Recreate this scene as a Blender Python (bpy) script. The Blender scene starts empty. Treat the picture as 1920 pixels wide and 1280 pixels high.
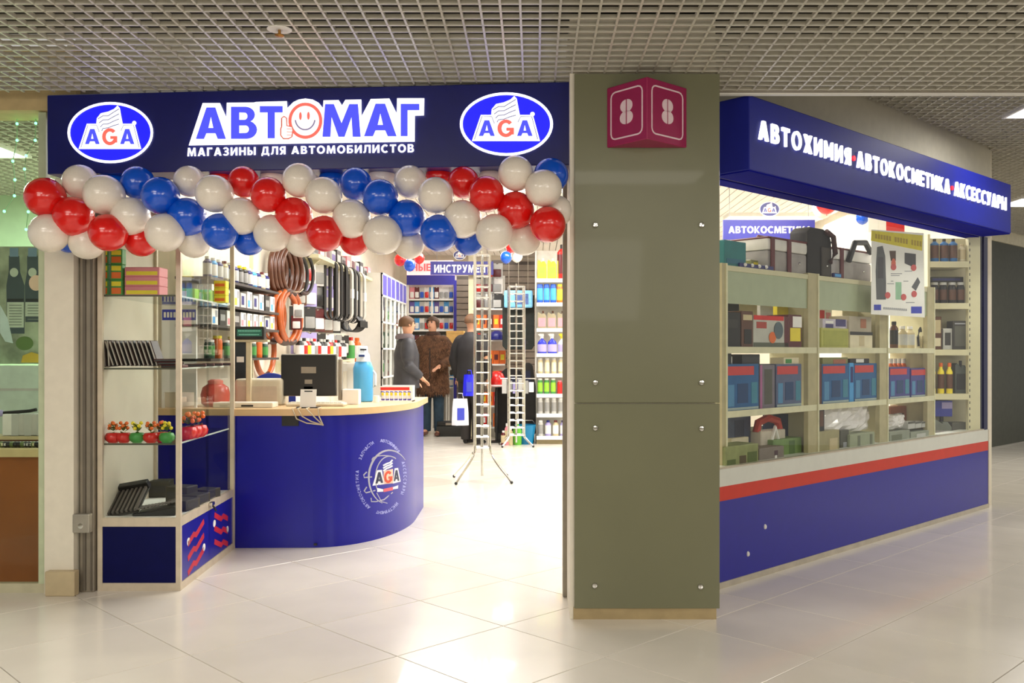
import bpy, bmesh, math, random
from mathutils import Vector, Matrix
from mathutils.geometry import tessellate_polygon
random.seed(7)
SC = bpy.context.scene
COL = SC.collection
# ---------------------------------------------------------------- camera, world, lights, exposure
F, C, V0, H = 1744.0, 1003.0, 661.0, 1.28      # focal length and principal point of the photograph (pixels), lens height (m)
cam_d = bpy.data.cameras.new('camera'); cam_d.sensor_width = 36.0; cam_d.lens = F/1920*36
cam_d.shift_x = -(C-960)/1920; cam_d.shift_y = (V0-640)/1920; cam_d.clip_end = 100; cam_d.clip_start = .05
cam = bpy.data.objects.new('camera', cam_d); COL.objects.link(cam)
cam.location = (0, 0, H); cam.rotation_euler = (math.pi/2, 0, 0); SC.camera = cam
SC.view_settings.view_transform = 'Standard'; SC.view_settings.look = 'None'
SC.view_settings.gamma = 1.0; SC.view_settings.use_curve_mapping = False
SC.view_settings.exposure = 0.3
w = bpy.data.worlds.new('mall_ambient'); SC.world = w; w.use_nodes = True
w.node_tree.nodes['Background'].inputs[0].default_value = (1.0, .96, .9, 1)
w.node_tree.nodes['Background'].inputs[1].default_value = .42

def area(name, loc, size, power, color=(1, 1, 1), rot=(0, 0, 0), spread=180):
    l = bpy.data.lights.new(name, 'AREA'); l.shape = 'RECTANGLE'; l.size, l.size_y = size
    l.energy = power; l.color = color; l.spread = math.radians(spread)
    o = bpy.data.objects.new(name, l); COL.objects.link(o); o.location = loc; o.rotation_euler = rot
    return o
WARM = (1.0, .94, .84)
for k, (x, y, e) in enumerate([(-2.4, 2.2, 28), (0.6, 2.1, 12), (2.7, 2.9, 12), (3.6, .2, 12), (5.3, 5.4, 44), (5.6, 9.2, 18)]):
    area('mall_lamp', (x, y, 2.56 if y < 4.7 else 2.9), (1.2, .5), e, WARM)
for k, (x, e) in enumerate([(-2.9, 74), (.2, 36), (3.4, 76)]):      # added fill lights, unseen behind the lens, to brighten upright faces
    area('gallery_fill', (x, -2.4, 2.35), (2.2, 1.5), e, WARM, (math.radians(62), 0, math.radians((-8, 0, 8)[k])))
for k, (x, y, e) in enumerate([(-1.2, 7.2, 50), (.3, 6.6, 56), (.2, 9.6, 72), (2.1, 8.6, 60), (-1.0, 12.2, 66), (1.4, 12.3, 60), (3.0, 11.6, 54), (-.5, 15.2, 44), (2.0, 15.2, 40)]):
    area('shop_lamp', (x, y, 2.93), (1.5, .9), e*.84, (1.0, .985, .96))
area('corridor_lamp', (3.52, 6.45, 2.94), (.34, .28), 11, (1.0, .97, .9)); area('corridor_lamp', (5.9, 10.3, 2.93), (1.2, .5), 26, (1.0, .97, .9))
area('neighbour_lamp', (-3.5, 6.6, 2.56), (1.0, .6), 70, (.84, 1.0, .84))

# ---------------------------------------------------------------- helpers: colour and material
def lin(c):
    c /= 255.0
    return c/12.92 if c <= .04045 else ((c+.055)/1.055)**2.4
def rgb(t): return (lin(t[0]), lin(t[1]), lin(t[2]), 1)
MATS = {}
def M(key, col=None, rough=.5, metal=0.0, spec=.5, coat=0.0, emit=0.0, var=.10, scale=14.0, bump=0.0, alpha_mix=0.0, objvar=0.0, trans=0.0):
    if key in MATS: return MATS[key]
    m = bpy.data.materials.new(key); m.use_nodes = True; MATS[key] = m
    nt = m.node_tree; b = nt.nodes['Principled BSDF']; L = nt.links.new
    b.inputs['Roughness'].default_value = rough; b.inputs['Metallic'].default_value = metal
    b.inputs['Specular IOR Level'].default_value = spec; b.inputs['Coat Weight'].default_value = coat
    b.inputs['Coat Roughness'].default_value = .05; b.inputs['Transmission Weight'].default_value = trans
    tc = nt.nodes.new('ShaderNodeTexCoord')
    nz = nt.nodes.new('ShaderNodeTexNoise'); nz.inputs['Scale'].default_value = scale; nz.inputs['Detail'].default_value = 3
    L(tc.outputs['Object'], nz.inputs['Vector'])
    mr = nt.nodes.new('ShaderNodeMapRange'); L(nz.outputs['Fac'], mr.inputs['Value'])
    mr.inputs['From Min'].default_value = .3; mr.inputs['From Max'].default_value = .7
    mr.inputs['To Min'].default_value = 1-var; mr.inputs['To Max'].default_value = 1+var*.5
    mx = nt.nodes.new('ShaderNodeMix'); mx.data_type = 'RGBA'; mx.blend_type = 'MULTIPLY'; mx.inputs[0].default_value = 1
    mx.inputs[6].default_value = rgb(col); L(mr.outputs['Result'], mx.inputs[7])
    out = mx.outputs[2]
    if objvar:
        oi = nt.nodes.new('ShaderNodeObjectInfo'); m2 = nt.nodes.new('ShaderNodeMapRange')
        L(oi.outputs['Random'], m2.inputs['Value']); m2.inputs['To Min'].default_value = 1-objvar; m2.inputs['To Max'].default_value = 1
        m3 = nt.nodes.new('ShaderNodeMix'); m3.data_type = 'RGBA'; m3.blend_type = 'MULTIPLY'; m3.inputs[0].default_value = 1
        L(out, m3.inputs[6]); L(m2.outputs['Result'], m3.inputs[7]); out = m3.outputs[2]
    L(out, b.inputs['Base Color'])
    if emit:
        b.inputs['Emission Color'].default_value = rgb(col); b.inputs['Emission Strength'].default_value = emit
    if bump:
        bp = nt.nodes.new('ShaderNodeBump'); bp.inputs['Strength'].default_value = bump; bp.inputs['Distance'].default_value = .01
        L(nz.outputs['Fac'], bp.inputs['Height']); L(bp.outputs['Normal'], b.inputs['Normal'])
    return m
def glass(key, tint=(1, 1, 1), ior=1.45, rough=.0, haze=0.0, hazecol=(.8, .85, .8)):
    if key in MATS: return MATS[key]
    m = bpy.data.materials.new(key); m.use_nodes = True; MATS[key] = m
    nt = m.node_tree; nt.nodes.clear(); L = nt.links.new
    out = nt.nodes.new('ShaderNodeOutputMaterial'); mix = nt.nodes.new('ShaderNodeMixShader')
    tr = nt.nodes.new('ShaderNodeBsdfTransparent'); tr.inputs[0].default_value = (*tint, 1)
    gl = nt.nodes.new('ShaderNodeBsdfGlossy'); gl.inputs['Roughness'].default_value = rough
    fr = nt.nodes.new('ShaderNodeFresnel'); fr.inputs['IOR'].default_value = ior
    gm = nt.nodes.new('ShaderNodeNewGeometry'); sb = nt.nodes.new('ShaderNodeMath'); sb.operation = 'SUBTRACT'; sb.inputs[0].default_value = 1
    mu = nt.nodes.new('ShaderNodeMath'); mu.operation = 'MULTIPLY'; L(gm.outputs['Backfacing'], sb.inputs[1]); L(sb.outputs[0], mu.inputs[0]); L(fr.outputs[0], mu.inputs[1])
    L(mu.outputs[0], mix.inputs[0]); L(tr.outputs[0], mix.inputs[1]); L(gl.outputs[0], mix.inputs[2])
    last = mix
    if haze:
        df = nt.nodes.new('ShaderNodeBsdfDiffuse'); df.inputs[0].default_value = (*hazecol, 1)
        mix2 = nt.nodes.new('ShaderNodeMixShader'); mix2.inputs[0].default_value = haze
        L(mix.outputs[0], mix2.inputs[1]); L(df.outputs[0], mix2.inputs[2]); last = mix2
    L(last.outputs[0], out.inputs[0])
    return m
# ---------------------------------------------------------------- helpers: geometry
def P(u, v, D): return Vector(((u-C)/F*D, D, H+(V0-v)/F*D))
def X_(u, D): return (u-C)/F*D
def Z_(v, D): return H+(V0-v)/F*D
def link(name, me, m=None, parent=None, world=False):
    o = bpy.data.objects.new(name, me); COL.objects.link(o)
    if m is not None and me is not None and not me.materials: me.materials.append(m)
    if parent is not None:
        o.parent = parent
        if world:
            def wm(q): return (wm(q.parent) @ q.matrix_parent_inverse if q.parent else Matrix()) @ q.matrix_basis
            o.matrix_parent_inverse = wm(parent).inverted()
    return o
class MB:
    def __init__(s): s.v = []; s.f = []
    def add(s, vs, fs, mx=None):
        n = len(s.v)
        s.v += [tuple(mx @ Vector(p)) if mx is not None else tuple(p) for p in vs]
        s.f += [tuple(i+n for i in f) for f in fs]; return s
    def box(s, x0, y0, z0, x1, y1, z1, mx=None):
        vs = [(x0,y0,z0),(x1,y0,z0),(x1,y1,z0),(x0,y1,z0),(x0,y0,z1),(x1,y0,z1),(x1,y1,z1),(x0,y1,z1)]
        return s.add(vs, [(0,3,2,1),(4,5,6,7),(0,1,5,4),(1,2,6,5),(2,3,7,6),(3,0,4,7)], mx)
    def lathe(s, prof, n=16, mx=None, sx=1.0, sy=1.0):
        vs = []; fs = []
        for r, z in prof:
            for k in range(n):
                a = 2*math.pi*k/n; vs.append((r*sx*math.cos(a), r*sy*math.sin(a), z))
        for i in range(len(prof)-1):
            for k in range(n):
                k2 = (k+1) % n; fs.append((i*n+k, i*n+k2, (i+1)*n+k2, (i+1)*n+k))
        fs.append(tuple(range(n-1, -1, -1))); fs.append(tuple((len(prof)-1)*n+k for k in range(n)))
        return s.add(vs, fs, mx)
    def tube(s, pts, r, n=6, closed=False, ref0=None):
        pts = [Vector(p) for p in pts]; N = len(pts); vs = []; fs = []
        up = Vector((0, 0, 1))
        for i, p in enumerate(pts):
            a = pts[(i-1) % N] if (closed or i > 0) else p; b = pts[(i+1) % N] if (closed or i < N-1) else p
            t = (b-a).normalized(); ref = Vector(ref0) if ref0 else (up if abs(t.z) < .95 else Vector((1, 0, 0)))
            x = t.cross(ref).normalized(); y = t.cross(x)
            rr = r[i] if isinstance(r, (list, tuple)) else r
            for k in range(n):
                q = 2*math.pi*k/n; vs.append(p+x*(rr*math.cos(q))+y*(rr*math.sin(q)))
        for i in range(N if closed else N-1):
            j = (i+1) % N
            for k in range(n):
                k2 = (k+1) % n; fs.append((i*n+k, i*n+k2, j*n+k2, j*n+k))
        if not closed:
            fs.append(tuple(range(n-1, -1, -1))); fs.append(tuple((N-1)*n+k for k in range(n)))
        return s.add(vs, fs)
    def prism(s, poly, z0, z1, mx=None):           # polygon in XY extruded along Z
        n = len(poly); vs = [(x, y, z0) for x, y in poly]+[(x, y, z1) for x, y in poly]
        tri = tessellate_polygon([[Vector((x, y, 0)) for x, y in poly]])
        fs = [tuple(t) for t in tri]+[tuple(i+n for i in reversed(t)) for t in tri]
        fs += [(i, (i+1) % n, n+(i+1) % n, n+i) for i in range(n)]
        return s.add(vs, fs, mx)
    def sphere(s, c, r, n=12, m=8, sc=(1, 1, 1), mx=None):
        prof = [(max(1e-4, r*math.sin(math.pi*i/m)), -r*math.cos(math.pi*i/m)) for i in range(m+1)]
        T = Matrix.Translation(c) @ Matrix.Diagonal((*sc, 1))
        return s.lathe(prof, n, T if mx is None else mx @ T)
    def mesh(s, name, smooth=0.0, bevel=0.0, seg=1):
        me = bpy.data.meshes.new(name); me.from_pydata(s.v, [], s.f)
        bm = bmesh.new(); bm.from_mesh(me)
        bmesh.ops.recalc_face_normals(bm, faces=bm.faces)
        if bevel:
            es = [e for e in bm.edges if len(e.link_faces) == 2 and e.calc_face_angle(0) > .6]
            bmesh.ops.bevel(bm, geom=es, offset=bevel, segments=seg, affect='EDGES', profile=.6, clamp_overlap=True)
        bm.to_mesh(me); bm.free()
        if smooth:
            me.polygons.foreach_set('use_smooth', [True]*len(me.polygons)); me.set_sharp_from_angle(angle=smooth)
        me.update(); return me
    def build(s, name, m, parent=None, smooth=0.0, bevel=0.0, seg=1, world=False):
        return link(name, s.mesh(name, smooth, bevel, seg), m, parent, world)
SM = math.radians(40)
def root(name, loc, rz=0.0, label=None, cat=None, group=None):
    o = bpy.data.objects.new(name, None); o.empty_display_size = .05; COL.objects.link(o)
    o.location = loc; o.rotation_euler = (0, 0, rz); return tag(o, label, cat, group)
def tag(o, label=None, cat=None, group=None, kind=None):
    if label: o['label'] = label
    if cat: o['category'] = cat
    if group: o['group'] = group
    if kind: o['kind'] = kind
    return o
KIDS = {}
def kids(o):
    return [c for c in o.children]
def copy_tree(o, parent=None):
    c = o.copy(); COL.objects.link(c)
    if parent is not None: c.parent = parent
    for ch in kids(o): copy_tree(ch, c)
    return c
USED = set()
def use(proto, loc, rz=0.0, label=None, group=None, scale=None):
    """first use moves the prototype itself, later uses copy the whole tree"""
    if proto.name in USED: o = copy_tree(proto)
    else: USED.add(proto.name); o = proto
    o.location = loc; o.rotation_euler = (0, 0, rz)
    if scale is not None: o.scale = scale if hasattr(scale, '__len__') else (scale,)*3
    if label: o['label'] = label
    if group: o['group'] = group
    return o
ORD = ['first','second','third','fourth','fifth','sixth','seventh','eighth','ninth','tenth','eleventh','twelfth','thirteenth','fourteenth','fifteenth','sixteenth','seventeenth','eighteenth','nineteenth','twentieth']
# ---- shapes drawn in the photograph's pixel frame and laid onto a real surface
class Plane:
    def __init__(s, p0, d, n): s.p = Vector(p0); s.d = Vector(d).normalized(); s.n = Vector(n).normalized()
    def __call__(s, u, v, off=0.0):
        cam = Vector((0, 0, H)); r = Vector(((u-C)/F, 1, (V0-v)/F))
        t = (s.p+s.n*off-cam).dot(s.n)/r.dot(s.n); return cam+r*t
class Flat:                                        # local map: (x, y) -> surface point, no perspective
    def __init__(s, o, ex, ey, n): s.o, s.ex, s.ey, s.n = Vector(o), Vector(ex), Vector(ey), Vector(n)
    def __call__(s, u, v, off=0.0): return s.o+s.ex*u+s.ey*v+s.n*off
def merge(*shapes):
    V = []; Fc = []
    for v, f in shapes:
        n = len(V); V += list(v); Fc += [tuple(i+n for i in q) for q in f]
    return V, Fc
def s_poly(pts, holes=()):
    loops = [[Vector((x, y, 0)) for x, y in pts]]+[[Vector((x, y, 0)) for x, y in h] for h in holes]
    V = [tuple(p) for p in pts]
    for h in holes: V += [tuple(p) for p in h]
    return V, [tuple(t) for t in tessellate_polygon(loops)]
def s_rect(x0, y0, x1, y1): return [(x0, y0), (x1, y0), (x1, y1), (x0, y1)], [(0, 1, 2, 3)]
def ell(cx, cy, rx, ry, n=40, a0=0, a1=360): return [(cx+rx*math.cos(math.radians(a0+(a1-a0)*k/n)), cy+ry*math.sin(math.radians(a0+(a1-a0)*k/n))) for k in range(n if a1-a0 == 360 else n+1)]
def s_ell(cx, cy, rx, ry, n=40): return ell(cx, cy, rx, ry, n), [tuple(range(n))]
def s_ring(cx, cy, rx, ry, w, n=48):
    a = ell(cx, cy, rx, ry, n); b = ell(cx, cy, rx-w, ry-w, n)
    return a+b, [(i, (i+1) % n, n+(i+1) % n, n+i) for i in range(n)]
def s_stroke(pts, w):
    V = []; N = len(pts); w = w if isinstance(w, (list, tuple)) else [w]*N
    for i, (x, y) in enumerate(pts):
        a = pts[max(0, i-1)]; b = pts[min(N-1, i+1)]; dx, dy = b[0]-a[0], b[1]-a[1]; l = math.hypot(dx, dy) or 1
        V += [(x-dy/l*w[i]/2, y+dx/l*w[i]/2), (x+dy/l*w[i]/2, y-dx/l*w[i]/2)]
    return V, [(2*i, 2*i+2, 2*i+3, 2*i+1) for i in range(N-1)]
# ---- block lettering drawn as outlines (unit cap height)
def _arc(cx, cy, rx, ry, a0, a1, n=10): return [(cx+rx*math.cos(math.radians(a0+(a1-a0)*k/n)), cy+ry*math.sin(math.radians(a0+(a1-a0)*k/n))) for k in range(n+1)]
def _band(cx, cy, rx, ry, t, a0, a1, n=18):
    o = _arc(cx, cy, rx, ry, a0, a1, n); i = _arc(cx, cy, rx-t, ry-t*.92, a0, a1, n); m = n+1
    return o+i, [(k, k+1, m+k+1, m+k) for k in range(n)]
def _r(x0, y0, x1, y1): return [(x0, y0), (x1, y0), (x1, y1), (x0, y1)], [(0, 1, 2, 3)]
def _mir(sh, w): return [(w-x, y) for x, y in sh[0]], sh[1]
def letter(ch, t=.23):
    p = s_poly
    if ch in 'АA': return .88, [p([(0,0),(.24,0),(.31,.18),(.57,.18),(.64,0),(.88,0),(.57,1),(.31,1)], [[(.37,.35),(.51,.35),(.44,.70)]])]
    if ch == 'В': return .72, [p([(0,0)]+_arc(.43,.285,.29,.285,-90,62)+_arc(.40,.75,.26,.25,-58,90)+[(0,1)], [[(t,.18)]+_arc(.40,.30,.095,.115,-90,90)+[(t,.415)], [(t,.595)]+_arc(.37,.705,.085,.11,-90,90)+[(t,.82)]])]
    if ch == 'Б': return .70, [p([(0,0)]+_arc(.40,.305,.30,.305,-90,90)+[(t,.61),(t,.81),(.64,.81),(.64,1),(0,1)], [[(t,.18)]+_arc(.37,.305,.11,.125,-90,90)+[(t,.43)]])]
    if ch == 'Р': return .68, [p([(0,0),(t,0),(t,.36)]+_arc(.36,.68,.32,.32,-90,90)+[(0,1)], [[(t,.55)]+_arc(.34,.68,.12,.13,-90,90)+[(t,.81)]])]
    if ch == 'Я': 
        w, q = letter('Р', t); a = [_mir(s, w) for s in q]; return w, a+[p([(0,0),(.26,0),(.50,.42),(.26,.42)])]
    if ch == 'Т': return .72, [_r(0,.80,.72,1), _r(.36-t/2,0,.36+t/2,.8)]
    if ch == 'О': return .92, [_band(.46,.5,.46,.52,t,0,360,32)]
    if ch == 'С': return .80, [_band(.46,.5,.46,.52,t,48,312,26)]
    if ch == 'G': return .88, [_band(.46,.5,.46,.52,t,42,330,26), _r(.48,.36,.90,.54), _r(.68,.14,.90,.40)]
    if ch == 'М' and t < .2: return .92, [p([(0,0),(t,0),(t,.62),(.41,.12),(.51,.12),(.92-t,.62),(.92-t,0),(.92,0),(.92,1),(.92-t*1.05,1),(.46,.40),(t*1.05,1),(0,1)])]
    if ch == 'М': return 1.0, [p([(0,0),(t-.02,0),(.24,.60),(.42,0),(.58,0),(.76,.60),(.80-.01,0),(1.0,0),(.93,1),(.70,1),(.5,.42),(.30,1),(.07,1)])]
    if ch == 'Г': return .62, [_r(0,0,t,1), _r(t,.80,.62,1)]
    if ch == 'П': return .80, [_r(0,0,t,1), _r(t,.80,.80-t,1), _r(.80-t,0,.80,1)]
    if ch == 'Н': return .78, [_r(0,0,t,1), _r(t,.40,.78-t,.60), _r(.78-t,0,.78,1)]
    if ch == 'И': return .80, [_r(0,0,t,1), _r(.80-t,0,.80,1), p([(t-.01,0),(t-.01,.34),(.80-t+.01,1),(.80-t+.01,.66)])]
    if ch == 'Ы': return .95, [p([(0,0)]+_arc(.34,.31,.28,.31,-90,90)+[(t,.62),(t,1),(0,1)], [[(t,.18)]+_arc(.32,.31,.09,.13,-90,90)+[(t,.44)]]), _r(.95-t,0,.95,1)]
    if ch == 'Л': return .82, [p([(0,0),(.14,0),(.28,.12),(.33,.5),(.33,.81),(.82-t,.81),(.82-t,0),(.82,0),(.82,1),(.13,1),(.12,.5),(.08,.19),(0,.19)])]
    if ch == 'Д': return .92, [_r(0,-.14,.18,.18), _r(.74,-.14,.92,.18), _r(.18,0,.74,.18), p([(.08,.18),(.30,.18),(.38,.82),(.56,.82),(.56,.18),(.80,.18),(.80,1),(.20,1)])]
    if ch == 'З': return .66, [_band(.30,.72,.33,.30,.20,-80,158,18), _band(.30,.28,.36,.30,.21,-155,85,18), _r(.18,.42,.36,.60)]
    if ch == 'Х': return .82, [p([(0,0),(.27,0),(.82,1),(.55,1)]), p([(.55,0),(.82,0),(.27,1),(0,1)])]
    if ch == 'К': return .78, [_r(0,0,t,1), p([(t,.40),(.52,1),(.78,1),(.40,.52),(t,.62)]), p([(.30,.62),(.78,0),(.51,0),(t,.42)])]
    if ch == 'Е': return .62, [_r(0,0,t,1), _r(t,.80,.62,1), _r(t,.41,.58,.59), _r(t,0,.62,.2)]
    if ch == 'У': return .80, [p([(0,1),(.25,1),(.42,.56),(.56,1),(.80,1),(.50,.18),(.40,.03),(.26,0),(.10,0),(.10,.19),(.22,.19),(.30,.30)])]
    if ch == 'Ч': return .74, [_r(.74-t,0,.74,1), p([(0,1),(t,1),(t,.66),(.30,.56),(.74-t,.56),(.74-t,.38),(.24,.38),(.07,.46),(0,.60)])]
    return .38, []
GLY = {}
def glyphs(t, bold=0.0, spacing=1.0):
    k = (t, bold, spacing); tk = .23 if bold >= .02 else .165
    if k not in GLY:
        V = []; Fc = []; x = 0
        for ch in t:
            wd, shs = letter(ch, tk)
            for v, f in shs:
                n = len(V); V += [(x+a, b) for a, b in v]; Fc += [tuple(i+n for i in q) for q in f]
            x += wd+.10*spacing*(1.0 if spacing <= 1 else 1.6)
        x0 = min(p[0] for p in V); x1 = max(p[0] for p in V)
        GLY[k] = ([((a-x0)/(x1-x0), b) for a, b in V], Fc, x1-x0)
    return GLY[k]
def s_text(t, x0, y0, x1, y1, bold=.02, spacing=1.0, x0b=None, x1b=None, ya=None, yb=None):
    """text fitted into a box given by top y0 / bottom y1 at its left end and ya / yb at its right end"""
    V, Fc, _ = glyphs(t, bold, spacing); ya = y0 if ya is None else ya; yb = y1 if yb is None else yb
    out = []
    for a, b in V:
        top = y0+(ya-y0)*a; bot = y1+(yb-y1)*a
        out.append((x0+(x1-x0)*a, bot+(top-bot)*b))
    return out, Fc
def lay(name, shape, mp, m, parent=None, off=0.0, th=.002, flip=False):
    V, Fc = shape; n = len(V)
    if th <= 0:
        vs = [mp(x, y, off) for x, y in V]; fs = list(Fc)
    else:
        vs = [mp(x, y, off+th) for x, y in V]+[mp(x, y, off) for x, y in V]; fs = list(Fc)
        cnt = {}
        for f in Fc:
            for i in range(len(f)):
                a, b = f[i], f[(i+1) % len(f)]; cnt[(min(a, b), max(a, b))] = cnt.get((min(a, b), max(a, b)), 0)+1
        for (a, b), c in cnt.items():
            if c == 1: fs.append((a, b, b+n, a+n))
        fs += [tuple(i+n for i in reversed(f)) for f in Fc]
    me = bpy.data.meshes.new(name); me.from_pydata([tuple(v) for v in vs], [], fs)
    bm = bmesh.new(); bm.from_mesh(me); bmesh.ops.recalc_face_normals(bm, faces=bm.faces); bm.to_mesh(me); bm.free()
    return link(name, me, m, parent, world=True)
# ---- the diagonal shop-window wall: s runs along it, n points out to the corridor
WA = Vector((1.0106, 5.05)); WD = Vector((.7195, .6945)); WN = Vector((.6945, -.7195)); WROT = math.atan2(.6945, .7195)
def W(s, n, z): q = WA+WD*s+WN*n; return Vector((q.x, q.y, z))
def s_of_u(u, n):
    r = (u-C)/F; a = WA+WN*n
    return (a.y*r-a.x)/(WD.x-WD.y*r)
def wbox(mb, s0, n0, z0, s1, n1, z1):
    vs = [W(s, n, z) for z in (z0, z1) for s, n in ((s0, n0), (s1, n0), (s1, n1), (s0, n1))]
    return mb.add(vs, [(0,3,2,1),(4,5,6,7),(0,1,5,4),(1,2,6,5),(2,3,7,6),(3,0,4,7)])
# ---------------------------------------------------------------- palette
TILE = M('floor_tile', (230, 223, 211), .23, spec=.5, coat=.2, var=.05, scale=3.0, objvar=.06)
GROUT = M('grout', (150, 138, 118), .8)
BLADE = M('grille_blade', (208, 204, 190), .3, var=.04, spec=.8)
VOID = M('ceiling_void', (66, 62, 52), .9, var=.3, scale=2)
CREAM = M('cream_paint', (232, 224, 206), .6, var=.05)
WHITE = M('white_paint', (236, 234, 228), .55, var=.03)
WARMWALL = M('warm_wall_paint', (206, 200, 180), .6, var=.05)
BLUE = M('blue_laminate', (24, 24, 150), .3, var=.05, coat=.1)
NAVY = M('navy_sign_panel', (9, 17, 104), .3, var=.08)
RED = M('red_laminate', (206, 52, 32), .4, var=.05)
BANDW = M('white_band', (214, 216, 206), .4, var=.03)
OLIVE = M('olive_back_painted_glass', (114, 114, 86), .34, var=.06, scale=2, coat=.12)
STEEL = M('brushed_steel', (190, 188, 180), .28, metal=1.0)
CHROME = M('chrome', (215, 215, 212), .15, metal=1.0)
ALU = M('satin_aluminium', (205, 196, 178), .38, metal=.55)
GREY = M('grey_metal', (150, 141, 126), .45, metal=.3)
BLACK = M('black_plastic', (22, 21, 20), .45)
DARK = M('dark_grey_plastic', (52, 50, 46), .5)
GLASS = glass('window_glass', (.985, .995, .985), 1.38)
GLASS2 = glass('showcase_glass', (.97, .985, .975), 1.3)
GLOWW = M('sign_white_glow', (255, 255, 255), .5, emit=1.05, var=.0)
GLOWB = M('sign_blue_glow', (66, 72, 246), .5, emit=.85, var=.02)
GLOWO = M('sign_oval_blue_glow', (22, 22, 232), .5, emit=.75, var=.04)
GLOWR = M('sign_red_glow', (240, 96, 84), .5, emit=.8, var=.02)
GLOWP = M('sign_pink_glow', (255, 226, 222), .5, emit=.9, var=.02)
GLOWG = M('sign_grey_line_glow', (140, 142, 180), .5, emit=.35, var=.02)
WOOD = M('pale_wood_top', (226, 190, 142), .35, var=.12, scale=5, coat=.1)
BROWNWOOD = M('brown_wood_panel', (158, 90, 40), .35, var=.25, scale=2.5, coat=.2)
SHELF = M('cream_shelf_metal', (214, 208, 172), .45, var=.04)
CARD = M('cardboard', (206, 164, 96), .8, var=.1)
PAPER = M('white_paper', (244, 242, 238), .7, var=.02)
INK = M('dark_print', (40, 40, 48), .6)
INKB = M('blue_print', (58, 70, 190), .6)
INKR = M('red_print', (214, 44, 40), .6)
INKG = M('grey_print', (150, 152, 158), .6)
INKY = M('yellow_print', (238, 214, 40), .6)
SKIN = M('skin', (206, 152, 120), .55, var=.08)
PAL = {'white': (236, 234, 230), 'red': (206, 40, 36), 'blue': (36, 84, 190), 'sky blue': (70, 160, 226), 'green': (70, 150, 70), 'yellow': (240, 220, 50),
 'orange': (232, 110, 36), 'black': (28, 27, 27), 'grey': (150, 150, 148), 'pink': (226, 140, 150), 'purple': (96, 80, 160), 'brown': (96, 58, 36),
 'navy': (30, 34, 110), 'teal': (24, 130, 140), 'maroon': (96, 26, 30), 'silver': (196, 196, 192), 'lime': (150, 214, 60), 'beige': (206, 190, 150),
 'dark green': (26, 74, 54), 'lilac': (170, 160, 214), 'olive': (140, 140, 84), 'cream': (232, 222, 190)}
def K(c, gloss=.4): return M(c.replace(' ', '_')+'_goods', PAL[c], gloss, var=.08)
# ================================================================ SETTING
def S(o): o['kind'] = 'structure'; return o
# ---- floor: grout bed with polished tiles set on it, laid diagonally
fl = S(MB().box(-9, -4, -.06, 9, 18, -.006).build('floor', GROUT))
E1 = Vector((.7071, .7071))*.612; E2 = Vector((.7071, -.7071))*.63; O0 = Vector((-1.0276, 4.371))
cells = []
for a in range(-30, 40):
    for b in range(-30, 40):
        c = O0+E1*(a+.5)+E2*(b+.5)
        if -3.0 < c.y < 17.2 and abs(c.x) < max(3.2, .66*c.y+1.6) and c.x < 8:
            vis = c.y > 3.0 and -.62*c.y-.5 < c.x < .58*c.y+.5
            cells.append((0 if vis else 1, c.y, c))
cells.sort(key=lambda q: q[:2])
def tile_geo(mb, c, rot=True):
    hx, hy = .306-.002, .315-.002
    m = Matrix.Translation((c.x, c.y, 0)) @ Matrix.Rotation(math.radians(45), 4, 'Z')
    b = .0015
    vs = [(-hx, -hy, -.006), (hx, -hy, -.006), (hx, hy, -.006), (-hx, hy, -.006), (-hx, -hy, -b), (hx, -hy, -b), (hx, hy, -b), (-hx, hy, -b),
          (-hx+b, -hy+b, 0), (hx-b, -hy+b, 0), (hx-b, hy-b, 0), (-hx+b, hy-b, 0)]
    fs = [(0,1,5,4),(1,2,6,5),(2,3,7,6),(3,0,4,7),(4,5,9,8),(5,6,10,9),(6,7,11,10),(7,4,8,11),(8,9,10,11)]
    mb.add(vs, fs, m)
t0 = MB(); tile_geo(t0, Vector((0, 0))); tme = t0.mesh('tile'); tme.materials.append(TILE)
rest = MB()
for i, (_, _, c) in enumerate(cells):
    if i < 298:
        o = link('tile', tme, None, fl); o.location = (c.x, c.y, 0)
    else: tile_geo(rest, c)
o = rest.build('tile', TILE, fl); o['kind'] = 'stuff'

# ---- lower grille ceiling of the gallery
ZC = 2.62
ce = S(MB().box(-6.5, -4, ZC+.30, 6.5, 4.79, ZC+.36).build('ceiling', VOID))
G = .078
bl = MB().box(-.0045, -1.17, ZC, .0045, 1.17, ZC+.017).mesh('grille_blade'); bl.materials.append(BLADE)
for i in range(-42, 42):
    o = link('grille_blade', bl, None, ce); o.location = (.021+i*G, 3.62, 0)
bl2 = MB().box(-3.3, -.0045, ZC, 3.3, .0045, ZC+.017).mesh('grille_blade'); bl2.materials.append(BLADE)
for j in range(-15, 16):
    o = link('grille_blade', bl2, None, ce); o.location = (0, 3.58+j*G, 0)
# plain grille over the part of the gallery behind the lens
gg = MB()
for i in range(-26, 27): gg.box(.021+i*.156-.0045, -3.5, ZC, .021+i*.156+.0045, 2.40, ZC+.04)
for j in range(0, 37): gg.box(-4.1, -3.4+j*.156-.0045, ZC, 4.1, -3.4+j*.156+.0045, ZC+.04)
gg.build('grille_blade', BLADE, ce)['kind'] = 'stuff'
# edge trim where the ceiling steps up in front of the corner windows
tr = S(MB().box(.9, 4.785, ZC-.012, 6.5, 4.815, ZC+.012).build('trim_1', WHITE))
S(MB().box(.9, 4.76, ZC-.004, 6.5, 4.784, ZC+.036).build('trim_2', GREY))
S(MB().box(1.0, 4.79, ZC+.02, 6.5, 4.83, 3.3).build('wall_step', WARMWALL))
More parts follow.
